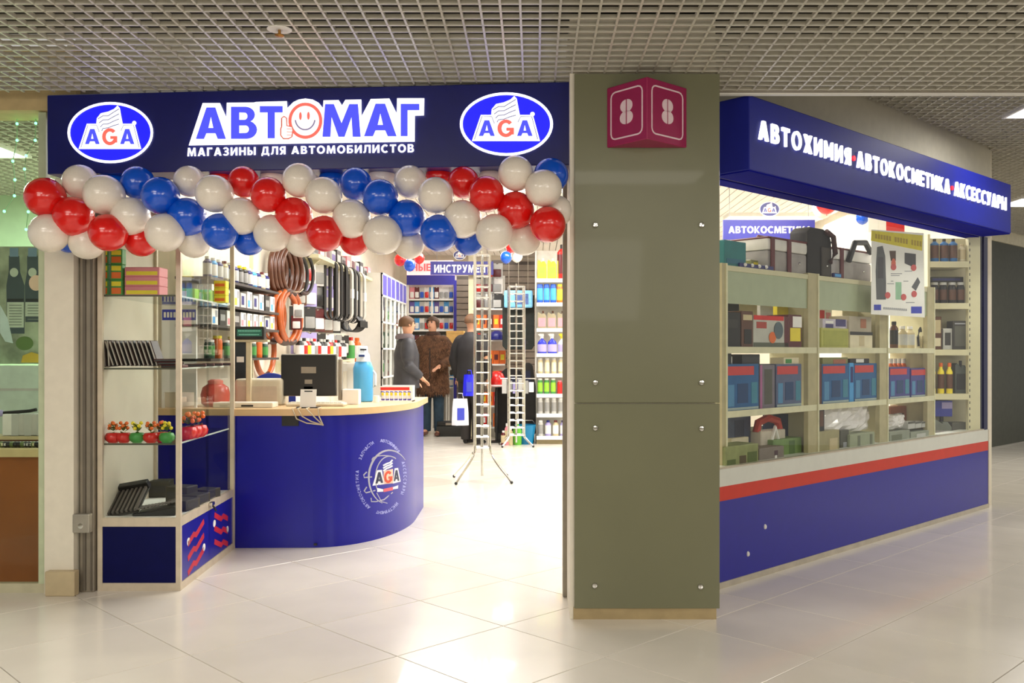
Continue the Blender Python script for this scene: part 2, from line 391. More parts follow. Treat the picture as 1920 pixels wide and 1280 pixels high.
# ---- upper grille ceiling along the corner windows
ZU = 2.96
cu = S(MB().box(1.0, 4.83, ZU+.28, 9, 14.5, ZU+.33).build('ceiling_upper', VOID))
ub = MB()
def wall_x(y): return 1.0106+(y-5.05)*1.036+.05
for i in range(0, 78):
    x = 1.2+i*.078; ys = max(4.84, (x-1.06)/1.036+5.05) if False else 4.84
    yend = 5.05+(x-1.0606)/1.036 if x > 1.1 else 4.9
    yend = min(yend, 13.4)
    if x > 3.75: yend = 13.4
    if yend > ys+.05: ub.box(x-.0045, ys, ZU, x+.0045, yend, ZU+.017)
for j in range(0, 110):
    y = 4.87+j*.078; xs = min(wall_x(y), 3.80)
    ub.box(xs, y-.0045, ZU, 7.3, y+.0045, ZU+.017)
ub.build('grille_blade', BLADE, cu)['kind'] = 'stuff'
LAMP = M('lamp_diffuser', (255, 252, 244), .5, emit=3.0, var=0)
def ceiling_lamp(x, y, z, sx, sy, label, m=LAMP, rz=0):
    r = root('ceiling_lamp', (x, y, z), rz, label, 'ceiling light')
    f = MB()
    for a in ((-sx/2-.02, -sy/2-.02, sx/2+.02, -sy/2), (-sx/2-.02, sy/2, sx/2+.02, sy/2+.02), (-sx/2-.02, -sy/2, -sx/2, sy/2), (sx/2, -sy/2, sx/2+.02, sy/2)):
        f.box(a[0], a[1], -.012, a[2], a[3], .03)
    f.build('frame', WHITE, r); MB().box(-sx/2, -sy/2, -.006, sx/2, sy/2, .02).build('diffuser', m, r)
    return r
ceiling_lamp(3.52, 6.45, ZU-.005, .36, .3, 'square white ceiling light in the grille beyond the corner windows')
ceiling_lamp(5.9, 10.3, ZU-.01, 1.3, .55, 'long bright ceiling light at the far end of the right corridor')
# small sprinkler head in the grille
r = root('sprinkler', P(524, 52, 3.86), 0, 'small brass sprinkler head in the grille ceiling above the sign letters', 'sprinkler'); r.location.z = ZC-.03
MB().lathe([(.012, 0), (.02, .004), (.02, .008), (.006, .012), (.006, .028), (.02, .03), (.02, .06)], 12).build('head', M('brass', (176, 128, 66), .35, metal=.9), r, SM)
MB().lathe([(.05, .028), (.052, .031), (.03, .034)], 16).build('rosette', WHITE, r, SM)

# ---- the shop shell
wl = S(MB().box(-2.5, 6.28, 0, -2.4, 16.6, 3.05).build('wall_left', CREAM))
S(MB().box(-2.645, 5.26, 0, -2.62, 6.30, 3.05).box(-2.62, 6.28, 0, -2.5, 6.32, 3.05).build('wall_left_recess', CREAM))
for k in range(3): MB().box(-2.4, 10.9+k*.62, .02, -2.392, 11.505+k*.62, 2.7).build('panel', CREAM, wl)
S(MB().box(-2.5, 16.5, 0, 3.84, 16.6, 3.05).build('wall_back', CREAM))
S(MB().box(3.75, 7.82, 0, 3.84, 16.6, 3.2).build('wall_right_inner', CREAM))
CEILW = M('shop_ceiling_paint', (238, 230, 220), .7, var=.03)
ci = MB(); ci.prism([(-2.5, 4.95), (.95, 4.95), (3.84, 7.75), (3.84, 16.6), (-2.5, 16.6)], 3.03, 3.1)
ci = S(ci.build('ceiling_shop', CEILW))
for i in range(58):
    x = -2.38+i*.105; ys = 5.05 if x < .9 else 5.2+(x-.9)*.966
    MB().box(x, ys, 3.0, x+.094, 16.45, 3.03).build('ceiling_slat', CEILW, ci)
for k, (x, y) in enumerate([(-1.2, 7.2), (.3, 6.6), (.2, 9.6), (2.1, 8.6), (-1.0, 12.2), (1.4, 12.3), (3.0, 11.6)]):
    ceiling_lamp(x, y, 2.97, 1.2, .3, 'recessed strip light in the slatted ceiling, '+['over the counter', 'just inside the entrance', 'over the wire stands', 'over the car cosmetics sign', 'over the two customers', 'in front of the shutter', 'in the far right corner'][k])
# neighbouring shop on the left
ZL = 2.62
cl = S(MB().box(-6.5, 4.99, ZL+.26, -2.5, 9, ZL+.3).build('ceiling_neighbour', VOID)); lb = MB()
for i in range(0, 34): lb.box(-5.2+i*.078, 5.17, ZL, -5.192+i*.078, 7.95, ZL+.035)
for j in range(0, 36): lb.box(-5.3, 5.17+j*.078, ZL, -2.56, 5.178+j*.078, ZL+.035)
lb.build('grille_blade', BLADE, cl)['kind'] = 'stuff'
MINT = M('mint_wall', (196, 222, 184), .6, var=.05)
S(MB().box(-6.5, 7.95, 0, -2.5, 8.05, 2.9).build('wall_neighbour', MINT))
S(MB().box(-6.5, 4.93, 2.565, -2.43, 5.16, 2.9).build('trim_3', M('beige_beam', (206, 182, 132), .6)))
# cream column and door-side plinth
cw = MB().box(-2.60, 4.93, 0, -2.445, 5.25, 2.2).build('wall_column', CREAM); S(cw)
MB().box(-2.575, 4.885, 0, -2.42, 4.94, .13).build('plinth', M('beige_stone', (196, 178, 142), .4), cw, bevel=.004)
S(MB().box(-2.435, 4.975, 0, -2.36, 5.05, 2.9).build('wall_shutter_guide_left', GREY, bevel=.004))
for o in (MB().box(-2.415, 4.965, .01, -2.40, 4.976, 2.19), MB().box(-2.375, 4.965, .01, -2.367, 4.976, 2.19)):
    o.build('rail_lip', M('rail_lip_grey', (104, 96, 84), .5), bpy.data.objects['wall_shutter_guide_left'])  # lips in a darker grey than the guide
r = root('shutter_lock_box', (-2.405, 4.955, .375), 0, 'small grey metal lock box on the left shutter rail', 'lock box')
MB().box(-.045, -.03, -.05, .045, .012, .05).build('case', M('zinc', (168, 162, 150), .4, metal=.5), r, bevel=.006, seg=2)
MB().lathe([(.014, 0), (.014, .004), (.006, .005)], 14, Matrix.Translation((.0, -.03, -.012)) @ Matrix.Rotation(math.pi/2, 4, 'X')).build('keyhole', CHROME, r, SM)
# bulkheads above the entrance
S(MB().box(-2.5, 5.06, 2.22, .95, 5.14, 3.2).build('wall_bulkhead', WHITE))
# ---- right shutter guide
g2 = S(MB().box(.146, 4.87, 0, .182, 4.95, 2.25).build('wall_shutter_guide_right', GREY, bevel=.004))
# ---- the glass-clad pillar
pc = S(MB().box(.168, 4.475, 0, .868, 5.02, 2.9).build('wall_pillar', CREAM))
MB().box(.185, 4.468, .0, .872, 4.476, .058).build('plinth', M('bronze_plinth', (176, 156, 116), .3, metal=.4), pc)
for z0, z1 in ((.055, 1.036), (1.040, 2.616)):
    MB().box(.189, 4.455, z0, .885, 4.467, z1).build('glass_panel', OLIVE, pc, bevel=.002)
for u, v in [(1116,422),(1315,422),(1116,717),(1315,717),(1116,802),(1315,803),(1115,1097),(1313,1099)]:
    q = P(u, v, 4.455)
    MB().lathe([(.014, 0), (.014, .008), (.011, .012), (.004, .013)], 18, Matrix.Translation(q) @ Matrix.Rotation(math.pi/2, 4, 'X')).build('glass_fixing', CHROME, pc, SM)
# ---- the window wall on the corner: parapet, band, glass, bulkhead
L1 = 3.80
wr = S(wbox(MB(), -.12, -.16, .03, L1, 0, .474).build('wall_right', BLUE))
wbox(MB(), -.12, -.17, 0, L1+.012, .006, .034).build('base_strip', ALU, wr)
wbox(MB(), -.12, -.16, .474, L1, .001, .552).build('red_stripe', RED, wr)
wbox(MB(), -.12, -.16, .552, L1, .002, .646).build('white_band', BANDW, wr)
wbox(MB(), L1, -.16, .03, L1+.012, .004, .646).build('corner_strip', ALU, wr)
for u, v in ((1434, 987), (1402, 1038)):
    s = s_of_u(u, 0); q = W(s, 0, 0); z = Z_(v, q.y)
    MB().lathe([(.010, 0), (.010, .004), (.007, .009), (.002, .010)], 14, Matrix.Translation((q.x, q.y, z)) @ Matrix.Rotation(WROT, 4, 'Z') @ Matrix.Rotation(math.pi/2, 4, 'X'), sx=1, sy=1.5).build('bolt', WHITE, wr, SM)
wu = S(wbox(MB(), -.2, -.12, 2.233, 3.86, 0, 3.0).build('wall_right_upper', WARMWALL))
wbox(MB(), -.1, -.126, 2.224, 3.72, -.022, 2.234).build('soffit', M('matte_blue_soffit', (14, 20, 140), .85, spec=.08), wu)
wn = S(wbox(MB(), 0, -.02, .646, 0.01, 0, .65).build('window_1', ALU))
cuts = [-.1] + [s_of_u(u, -.01) for u in (1513, 1648, 1763)] + [3.72]
for a, b in zip(cuts[:-1], cuts[1:]):
    wbox(MB(), a+.002, -.018, .648, b-.002, -.010, 2.231).build('pane', GLASS, wn)
wbox(MB(), 3.72, -.10, .646, 3.80, -.002, 2.233).build('corner_post', M('navy_post', (24, 26, 74), .4), wn)
wbox(MB(), -.10, -.03, .64, 3.72, .0, .655).build('sill_profile', ALU, wn)
# side glazing of the corner window, seen edge-on
# ---- far wall of the right corridor
d2 = Vector((.7195, .6945)); q0 = Vector((5.2, 11.65)); wf = MB()
def fbox(mb, s0, n0, z0, s1, n1, z1):
    nn = Vector((.6945, -.7195)); vs = []
    for z in (z0, z1):
        for s, n in ((s0, n0), (s1, n0), (s1, n1), (s0, n1)):
            p = q0+d2*s+nn*n; vs.append((p.x, p.y, z))
    return mb.add(vs, [(0,3,2,1),(4,5,6,7),(0,1,5,4),(1,2,6,5),(2,3,7,6),(3,0,4,7)])
S(fbox(MB(), 0, -.1, 0, 6, 0, 2.80).build('wall_far', M('dark_green_wall', (78, 80, 68), .6)))
S(fbox(MB(), 0, -.1, 2.80, 6, .03, 3.0).build('trim_4', M('cream_beam', (226, 216, 184), .5)))
# back of the gallery, behind the lens
S(MB().box(-9, -4.2, 0, 9, -4.0, 3).build('wall_gallery', M('gallery_wall', (196, 186, 164), .6)))

# ================================================================ SIGNS
def aga_logo(mp, cx, cy, k, parent, base, rim, fill, lt, ltm, red, line, off=0.0, oval=True, ky=None):
    """winged-letter oval emblem; k scales the unit drawing (rx = 405) to the surface"""
    ky = k if ky is None else ky
    T = lambda pts: [(cx+(x-540)*k, cy+(y-397)*ky) for x, y in pts]
    def put(name, sh, m, o, th=.002): return lay(name, (T(sh[0]), sh[1]), mp, m, parent, off+o, th)
    if oval:
        put('emblem_oval', s_ell(540, 397, 392, 278), fill, 0, .003)
        put('emblem_rim', s_ring(540, 397, 405, 290, 25), rim, 0, .006)
    put('emblem_plate', s_poly([(240,552),(318,313),(408,313),(412,262),(450,214),(520,198),(575,173),(608,140),(630,165),(643,240),(657,313),(770,313),(832,552)]), lt, .004)
    put('emblem_ball', s_ell(766, 306, 20, 20, 16), lt, .0045)
    if line:
        ws = [s_stroke([(422+12*i, 268+38*i), (470, 238+40*i), (520, 238+38*i), (570, 205+42*i), (622, 172+48*i)], 9) for i in range(4)]
        ws += [s_stroke([(262,538),(328,328),(412,328),(436,392)], 7), s_stroke([(640,380),(664,328),(760,328),(812,538)], 7)]
        put('emblem_line', merge(*ws), line, .0065, .0012)
    a, b = s_text('A', 300, 362, 440, 506, .035), s_text('A', 632, 362, 768, 506, .035)
    put('emblem_letter', a, ltm, .0065, .002); put('emblem_letter', b, ltm, .0065, .002)
    put('emblem_letter', s_text('G', 462, 358, 606, 514, .035), red, .0065, .002)
# ---- main fascia sign over the entrance
pl, pr = Vector((-2.524, 4.81, 0)), Vector((.176, 4.573, 0))
fd = (pr-pl).normalized(); fnn = Vector((fd.y, -fd.x, 0))
SGN = Plane(pl, fd, fnn); bw = (pr-pl).length
sg = root('entrance_sign', pl, math.atan2(fd.y, fd.x), 'wide navy illuminated sign over the entrance with white glowing lettering', 'shop sign')
MB().box(0, 0, 2.203, bw, .16, 2.612).build('sign_box', NAVY, sg, bevel=.004)
MB().box(bw, -.004, 2.19, bw+.006, .16, 2.62).build('end_trim', ALU, sg)
aga_logo(SGN, 206.8, 248.5, .1985, sg, None, GLOWW, GLOWO, GLOWW, GLOWB, GLOWR, GLOWG, .0, ky=.198)
aga_logo(SGN, 949.5, 232.5, .2160, sg, None, GLOWW, GLOWO, GLOWW, GLOWB, GLOWR, GLOWG, .0, ky=.2055)
q4 = lambda pts: [(340+x/4, 170+y/4) for x, y in pts]
lay('letter_backing', merge((lambda s: (q4(s[0]), s[1]))(s_poly([(55,410),(160,92),(290,92),(338,200),(340,90),(545,88),(560,84),(792,78),(795,130),(840,85),(880,66),(930,58),(985,66),(1030,90),(1062,130),(1066,72),(1180,70),(1205,110),(1230,68),(1350,66),(1352,190),(1420,62),(1560,58),(1615,170),(1618,56),(1822,56),(1820,185),(1752,188),(1750,382)]))), SGN, GLOWW, sg, .0, .012)
for t, x0, y0, x1, y1 in [('А',108,125,335,362),('В',372,120,568,361),('Т',588,115,760,357),('М',1058,100,1345,346),('А',1370,97,1615,342),('Г',1645,98,1785,341)]:
    v, f = s_text(t, x0, y0, x1, y1, .05); lay('letter', (q4(v), f), SGN, GLOWB, sg, .012, .004)
Q = lambda s: (q4(s[0]), s[1])
lay('smiley_face', Q(s_ell(930, 225, 122, 130)), SGN, GLOWP, sg, .012, .003)
lay('smiley_ring', Q(s_ring(930, 225, 128, 136, 24)), SGN, GLOWR, sg, .012, .006)
lay('smiley_eye', Q(s_ell(893, 190, 10, 30, 16)), SGN, GLOWR, sg, .015, .003); lay('smiley_eye', Q(s_ell(953, 188, 10, 30, 16)), SGN, GLOWR, sg, .015, .003)
lay('smiley_mouth', Q(s_stroke(ell(928, 208, 74, 84, 18, 8, 172), 11)), SGN, GLOWG, sg, .015, .003)
hand = [(752,268),(752,205),(770,192),(790,205),(792,262),(830,270),(838,290),(830,345),(805,360),(765,360),(745,335),(745,285)]
lay('smiley_thumb', Q(s_poly(hand)), SGN, GLOWP, sg, .016, .003)
lay('smiley_thumb_line', Q(merge(s_stroke(hand+[hand[0]], 10), s_stroke([(790,285),(836,288)], 4), s_stroke([(790,308),(838,310)], 4), s_stroke([(790,332),(832,333)], 4))), SGN, M('sign_tan_line_glow', (222, 120, 104), .5, emit=.35), sg, .019, .001)
for t, x0, x1, y0, y1, ya, yb in [('МАГАЗИНЫ', 45, 558, 428, 492, 422, 482), ('ДЛЯ', 600, 782, 420, 481, 416, 477), ('АВТОМОБИЛИСТОВ', 825, 1745, 416, 475, 400, 462)]:
    v, f = s_text(t, x0, y0, x1, y1, .045, 1.12, ya=ya, yb=yb); lay('tagline', (q4(v), f), SGN, GLOWW, sg, .0, .008)
# ---- long sign over the corner windows
sr = root('corner_sign', W(-.072, .225, 0), WROT*0+math.atan2(WD.y, WD.x), 'long blue box sign over the corner windows with three white words', 'shop sign')
SIGNB = M('corner_sign_panel', (20, 32, 146), .5, var=.06, spec=.3)
bx = MB(); wbox(bx, -.072, .003, 2.233, 3.665, .225, 2.622); bx.build('sign_box', SIGNB, sr, world=True, bevel=.004)
wbox(MB(), -.066, .004, 2.226, 3.66, .219, 2.234).build('soffit', M('matte_blue_soffit', (14, 20, 140), .85, spec=.08), sr, world=True)
SP = Plane(W(0, .226, 0), WD.to_3d(), WN.to_3d())
def srow(t, u0, u1, m, bold=.03, dz=0):
    s0, s1 = s_of_u(u0, .226), s_of_u(u1, .226)
    o = W(0, .226, 0); mp = Flat(o, WD.to_3d(), Vector((0, 0, 1)), WN.to_3d())
    lay('lettering', s_text(t, s0, 2.504, s1, 2.402, bold, 1.9), mp, m, sr, 0, .012)
srow('АВТОХИМИЯ', 1421, 1593, GLOWW, .0); srow('АВТОКОСМЕТИКА', 1605, 1779, GLOWW, .0); srow('АКСЕССУАРЫ', 1788, 1885, GLOWW, .0)
for u in (1599.5, 1784):
    s = s_of_u(u, .226); mp = Flat(W(0, .226, 0), WD.to_3d(), Vector((0, 0, 1)), WN.to_3d())
    lay('dot', s_ell(s, 2.452, .016, .016, 14), mp, M('sign_red_dot_glow', (240, 40, 60), .5, emit=1.0), sr, 0, .01)
# ---- magenta two-faced unit number on the pillar
MAG = M('magenta_sign', (158, 28, 84), .4, var=.06)
A, B, Cc = (.344, 4.452), (.514, 4.262), (.727, 4.452)
r8 = root('unit_number_sign', (.514, 4.452, 2.26), 0, 'magenta V-shaped sign with a white number 8 on both faces, on the pillar', 'sign')
mb = MB(); mb.prism([(A[0]-.514, 0), (B[0]-.514, B[1]-4.452), (Cc[0]-.514, 0)], 0, .285); mb.build('sign_body', MAG, r8, bevel=.003)
PINKW = M('sign_off_white', (240, 214, 222), .5)
for p0, p1 in ((A, B), (B, Cc)):
    d = (Vector(p1)-Vector(p0)); l = d.length; d.normalize(); n = Vector((d.y, -d.x))
    mp = Flat((p0[0], p0[1], 2.26), (d.x, d.y, 0), (0, 0, 1), (n.x, n.y, 0))
    a, b, c_, e = l*.10, l*.90, .028, .257; rr = .03
    def rrect(x0, y0, x1, y1, r):
        pts = []
        for cx, cy, a0 in ((x1-r, y1-r, 0), (x0+r, y1-r, 90), (x0+r, y0+r, 180), (x1-r, y0+r, 270)):
            pts += [(cx+r*math.cos(math.radians(a0+t)), cy+r*math.sin(math.radians(a0+t))) for t in (0, 30, 60, 90)]
        return pts
    o_, i_ = rrect(a, c_, b, e, rr), rrect(a+.007, c_+.007, b-.007, e-.007, rr-.007); n_ = len(o_)
    lay('frame_line', (o_+i_, [(i, (i+1) % n_, n_+(i+1) % n_, n_+i) for i in range(n_)]), mp, PINKW, r8, 0, .002)
    halves = []
    cx = l*.5
    for sgn in (-1, 1):
        for cy, rx, ry in ((.176, .034, .030), (.122, .037, .031)):
            pts = [(cx+sgn*.004, cy-ry)]+[(cx+sgn*(.004+rx*math.cos(math.radians(t))), cy+ry*math.sin(math.radians(t))) for t in range(-90, 91, 15)]
            halves.append(s_poly(pts[1:]))
    lay('number', merge(*halves), mp, PINKW, r8, 0, .0025)
# ================================================================ BALLOON GARLAND
BALM = {'red': M('red_balloon', (228, 24, 20), .22, coat=.5, var=.04), 'blue': M('blue_balloon', (0, 86, 214), .22, coat=.5, var=.04), 'white': M('white_balloon', (240, 230, 218), .25, coat=.4, var=.03)}
def balloon_proto(c):
    r = root('balloon', (0, 0, 0), 0, c+' balloon', 'balloon')
    prof = []
    for i in range(17):
        t = math.pi*i/16; z = -math.cos(t); rr = math.sin(t)*(1 if z > 0 else (1-.06*z*z))
        prof.append((max(rr, .003), z*1.03 if z > 0 else z*1.10))
    MB().lathe(prof, 24).build('skin', BALM[c], r, math.radians(60))
    MB().lathe([(.03, -1.09), (.035, -1.12), (.02, -1.135), (.06, -1.19), (.05, -1.2)], 10).build('knot', BALM[c], r, SM)
    return r
BP = {c: balloon_proto(c) for c in BALM}
def balloon(c, p, r, label, group=None, rx=-1.2, rz=0):
    o = use(BP[c], p, rz, label, group, r); o.rotation_euler = (rx, 0, rz); return o
# u, v, radius in the photograph, layer (0 front, 1 behind, 2 under the sign)
GAR = {'red': [(85,370,37,0),(138,406,37,0),(203,436,35,0),(265,450,31,1),(417,335,24,2),(457,341,29,1),(503,365,33,0),(551,405,35,0),(609,438,34,0),(665,450,29,1),(823,332,25,2),(869,342,30,1),(912,364,34,0),(967,394,35,0),(1027,421,34,0)],
 'blue': [(128,452,22,2),(215,343,26,2),(259,343,31,1),(301,367,35,0),(351,407,36,0),(413,434,34,0),(467,450,29,1),(622,338,24,2),(667,345,31,1),(713,370,34,0),(763,409,35,0),(823,437,35,0),(879,451,28,1),(1033,329,33,1)],
 'white': [(92,437,36,0),(151,341,32,1),(163,453,33,1),(195,365,37,0),(245,406,36,0),(309,436,36,0),(363,452,31,1),(355,340,29,1),(402,363,35,0),(453,405,35,0),(511,437,35,0),(561,338,32,0),(565,452,30,1),(512,334,24,2),(607,366,34,0),(659,410,36,0),(717,441,37,0),(716,335,26,2),(769,341,31,1),(767,457,29,1),(817,366,34,0),(867,411,36,0),(927,436,35,0),(920,336,23,2),(967,325,33,0),(983,448,31,1),(1019,353,35,0),(1043,396,30,2)]}
ORDW = {'red': 'red', 'blue': 'blue', 'white': 'white'}
for c, L_ in GAR.items():
    for i, (u, v, r, k) in enumerate(sorted(L_)):
        D = (4.60-.19*(u-60)/1000) + (.0, .11, .33)[k]; 
        if u > 1030 and k: D = 4.50
        if u < 100: D += .02
        jit = (.0, .035, -.03)[i % 3] if k == 0 else 0
        D += jit
        lab = f"{c} balloon, {ORD[i] if i < 20 else 'twenty-'+ORD[i-20]} {c} one from the left in the entrance garland"
        balloon(c, P(u, v, D), r/F*D, lab, 'balloon garland over the entrance', rx=1.35+.25*math.sin(u), rz=.4*math.sin(u*.7))
def cluster(lst, where):
    for c, u, v, r, D, lab in lst:
        o = balloon(c, P(u, v, D), r/F*D, lab+' '+where, 'small balloon bunches inside the shop', rx=0)
        k = F/(r*D); MB().tube([(0, 0, .98), (0, 0, (3.0-o.location.z)*k)], .012, 5).build('ribbon', BALM['white'], o)
cluster([('red',750,487,11,11.9,'left red balloon'),('blue',768,497,11,11.8,'blue balloon'),('red',786,484,10,12.1,'right red balloon'),('white',764,478,11,12.2,'white balloon')], 'of the small bunch under the back ceiling, above the customers')
cluster([('red',958,463,10,10.6,'red balloon'),('blue',949,482,11,10.5,'blue balloon'),('white',969,480,11,10.7,'white balloon')], 'of the small bunch beside the tall wire stand')
cluster([('red',1550,380,20,8.7,'large red balloon'),('white',1543,388,20,8.9,'large white balloon')], 'hanging behind the corner sign')
cluster([('red',1408,470,11,10.4,'small red balloon'),('blue',1429,473,11,10.4,'small blue balloon'),('white',1406,492,11,10.3,'small white balloon')], 'behind the teal box in the corner window')
cluster([('blue',1617,408,12,8.9,'blue balloon'),('red',1664,418,13,9.0,'red balloon')], 'above the product poster in the corner window')

# ================================================================ GOODS: prototypes
def box_goods(name, w, d, h, m, prints=(), bevel=.003, cat='box', lidm=None):
    r = root(name, (0, 0, 0), 0, name.replace('_', ' '), cat)
    MB().box(-w/2, 0, 0, w/2, d, h).build('carton', m, r, bevel=bevel)
    for i, (x0, z0, x1, z1, pm) in enumerate(prints):
        MB().box(-w/2+x0*w, -.0015, z0*h, -w/2+x1*w, .0, z1*h).build('print', pm, r)
    return r
def tin(name, r_, h, m, capm, labm=None, cat='bottle', neck=.5, shoulder=.75):
    r = root(name, (0, 0, 0), 0, name.replace('_', ' '), cat)
    MB().lathe([(r_*.92, 0), (r_, h*.02), (r_, h*shoulder), (r_*neck*1.1, h*(shoulder+.1)), (r_*neck, h*(shoulder+.12)), (r_*neck, h*.9)], 14).build('body', m, r, SM)
    MB().lathe([(r_*neck*1.15, h*.87), (r_*neck*1.15, h*.99), (r_*neck*.9, h)], 12).build('cap', capm, r, SM)
    if labm: MB().lathe([(r_*1.01, h*.16), (r_*1.015, h*.17), (r_*1.015, h*(shoulder-.08)), (r_*1.01, h*(shoulder-.07))], 14).build('label_band', labm, r, SM)
    return r
def spray_bottle(name, w, h, m, headm, labm):
    r = root(name, (0, 0, 0), 0, name.replace('_', ' '), 'spray bottle')
    MB().lathe([(w*.46, 0), (w*.5, h*.03), (w*.5, h*.5), (w*.42, h*.6), (w*.16, h*.72), (w*.14, h*.78)], 14, sy=.6).build('body', m, r, SM)
    b = MB(); b.lathe([(w*.17, h*.76), (w*.17, h*.84), (w*.12, h*.86)], 10); b.box(-w*.32, -w*.12, h*.86, w*.2, w*.12, h)
    b.box(-w*.42, -w*.06, h*.92, -w*.3, w*.06, h*.98); b.prism([(-w*.24, h*.72), (-w*.17, h*.72), (-w*.10, h*.87), (-w*.2, h*.87)], -w*.05, w*.05, Matrix.Rotation(math.pi/2, 4, 'X'))
    b.build('trigger_head', headm, r, bevel=.002)
    MB().lathe([(w*.505, h*.1), (w*.508, h*.11), (w*.508, h*.46), (w*.505, h*.47)], 14, sy=.62).build('label_band', labm, r, SM)
    return r
def canister(name, w, d, h, m, capm, labm):
    r = root(name, (0, 0, 0), 0, name.replace('_', ' '), 'canister')
    b = MB(); b.prism([(-w/2, 0), (w/2, 0), (w/2, h*.70), (w*.28, h*.86), (-w*.02, h*.86), (-w*.02, h*.80), (-w*.35, h*.93), (-w/2, h*.86)], 0, d, Matrix(((1,0,0,0),(0,0,1,0),(0,1,0,0),(0,0,0,1))))
    b.build('body', m, r, SM, bevel=.006, seg=2)
    MB().lathe([(w*.11, h*.86), (w*.11, h), (w*.09, h)], 12, Matrix.Translation((w*.12, d/2, 0))).build('cap', capm, r, SM)
    MB().box(-w*.4, -.002, h*.12, w*.4, 0, h*.6).build('label_sheet', labm, r)
    return r
def blister(name, w, h, m, packm):
    r = root(name, (0, 0, 0), 0, name.replace('_', ' '), 'packet')
    b = MB(); b.prism([(-w/2, 0), (w/2, 0), (w/2, h), (w*.12, h), (w*.08, h*.94), (-w*.08, h*.94), (-w*.12, h), (-w/2, h)], -.004, 0, Matrix(((1,0,0,0),(0,0,1,0),(0,1,0,0),(0,0,0,1))))
    b.build('card', m, r)
    MB().box(-w*.36, -.03, h*.1, w*.36, -.004, h*.6).build('bubble', packm, r, SM, bevel=.012, seg=2)
    return r
# ================================================================ SHOWCASE by the entrance
FR = M('showcase_frame', (214, 200, 178), .42, metal=.3)
sx0, sx1, sy0, sy1, sh = -2.352, -1.905, 5.0, 6.08, 2.02
sk = root('glass_showcase', (-2.13, 5.0, 0), 0, 'tall glass showcase with a blue base left of the entrance', 'showcase')
shear = lambda x, y: x-.058*(y-5.0)/1.08*(1.0)        # the right side follows the shop axis
def sbox(n, x0, y0, z0, x1, y1, z1, m, par=sk, bevel=0):
    mb = MB(); vs = [(shear(x, y), y, z) for z in (z0, z1) for x, y in ((x0, y0), (x1, y0), (x1, y1), (x0, y1))]
    mb.add(vs, [(0,3,2,1),(4,5,6,7),(0,1,5,4),(1,2,6,5),(2,3,7,6),(3,0,4,7)]); return mb.build(n, m, par, world=True, bevel=bevel)
for x, y in ((sx0, sy0), (sx1-.026, sy0), (sx0, 5.83), (sx1-.024, sy1-.024)):
    sbox('post', x, y, 0, x+.026, y+.024, sh, FR)
for z0, z1 in ((.0, .042), (.345, .392), (sh-.03, sh)):
    sbox('rail', sx0+.02, sy0+.001, z0, sx1-.02, sy0+.022, z1, FR); sbox('rail', sx1-.022, sy0+.02, z0, sx1-.001, sy1-.02, z1, FR)
sbox('base_panel', sx0+.024, sy0+.006, .042, sx1-.026, sy0+.016, .345, M('shaded_blue_laminate', (4, 8, 72), .55, spec=.15)); sbox('base_shelf', sx0+.01, sy0+.022, .36, sx1-.024, sy1-.01, .384, WHITE)  # shade on the base panel is put into its darker blue
sbox('side_panel', sx0-.004, sy0+.03, .0, sx0+.008, 5.84, sh, M('showcase_side', (214, 204, 188), .5, var=.08, scale=3))
sbox('top_panel', sx0, sy0+.02, sh, sx1, sy1, sh+.02, FR)
sbox('front_pane', sx0+.026, sy0+.008, .392, sx1-.026, sy0+.013, sh-.03, GLASS2)
sbox('back_pane', sx0+.026, sy1-.013, .392, sx1-.026, sy1-.008, sh-.03, GLASS2)
ym = (sy0+sy1)/2
for k, (a, b) in enumerate(((sy0+.026, ym+.01), (ym-.01, sy1-.026))):
    sbox('sliding_door', sx1-.016-.006*k, a, .392, sx1-.012-.006*k, b, sh-.03, GLASS2)
    dr = sbox('base_door', sx1-.016, a+.002, .044, sx1-.006, b-.002, .343, BLUE)
    mp = Flat((shear(sx1-.006, a), a, .044), ((shear(0, b)-shear(0, a))/(b-a), 1, 0), (0, 0, 1), (1, 0, 0)); L_ = b-a
    sw = [[(.22+.0*i, .05+i*.27), (.42, .17+i*.27), (.50, .13+i*.27), (.78, .30+i*.27)] for i in range(3)]
    if k == 1: sw = [[(1-x, y) for x, y in p] for p in sw]
    lay('swirl_print', merge(*[s_stroke([(x*L_, y*.30) for x, y in p], .032) for p in sw]), mp, M('red_swirl', (196, 34, 58), .5), dr, 0, .0012)
    for (x, z) in ((.24, .19), (.78, .10)):
        lay('dot_print', s_ell((x if k == 0 else 1-x)*L_, z if k == 0 else .30-z, .026, .022, 14), mp, PAPER, dr, 0, .0012)
r_ = MB().box(shear(sx1, ym)+.0, ym-.03, .372, shear(sx1, ym)+.022, ym+.02, .392).build('lock', CHROME, sk, world=True, bevel=.003)
MB().tube([(shear(sx1, ym)+.012, ym+.0, .375), (shear(sx1, ym)+.016, ym+.03, .35), (shear(sx1, ym)+.014, ym+.06, .33)], .006).build('key', BLACK, r_, world=True)
SHZ = {'top': 1.593, 'middle': 1.198, 'lower': .79}
EDGE = M('shelf_edge_green', (84, 84, 70), .3)
for z in SHZ.values():
    sbox('shelf_edge', sx0+.012, sy0+.028, z-.009, sx1-.03, sy0+.030, z+.0, EDGE); sbox('shelf_edge', sx1-.031, sy0+.03, z-.009, sx1-.029, sy1-.03, z, M('shelf_edge_white', (214, 222, 214), .3))
    sbox('glass_shelf', sx0+.012, sy0+.03, z-.008, sx1-.03, sy1-.03, z, glass('shelf_glass', (.93, .97, .95), 1.5))
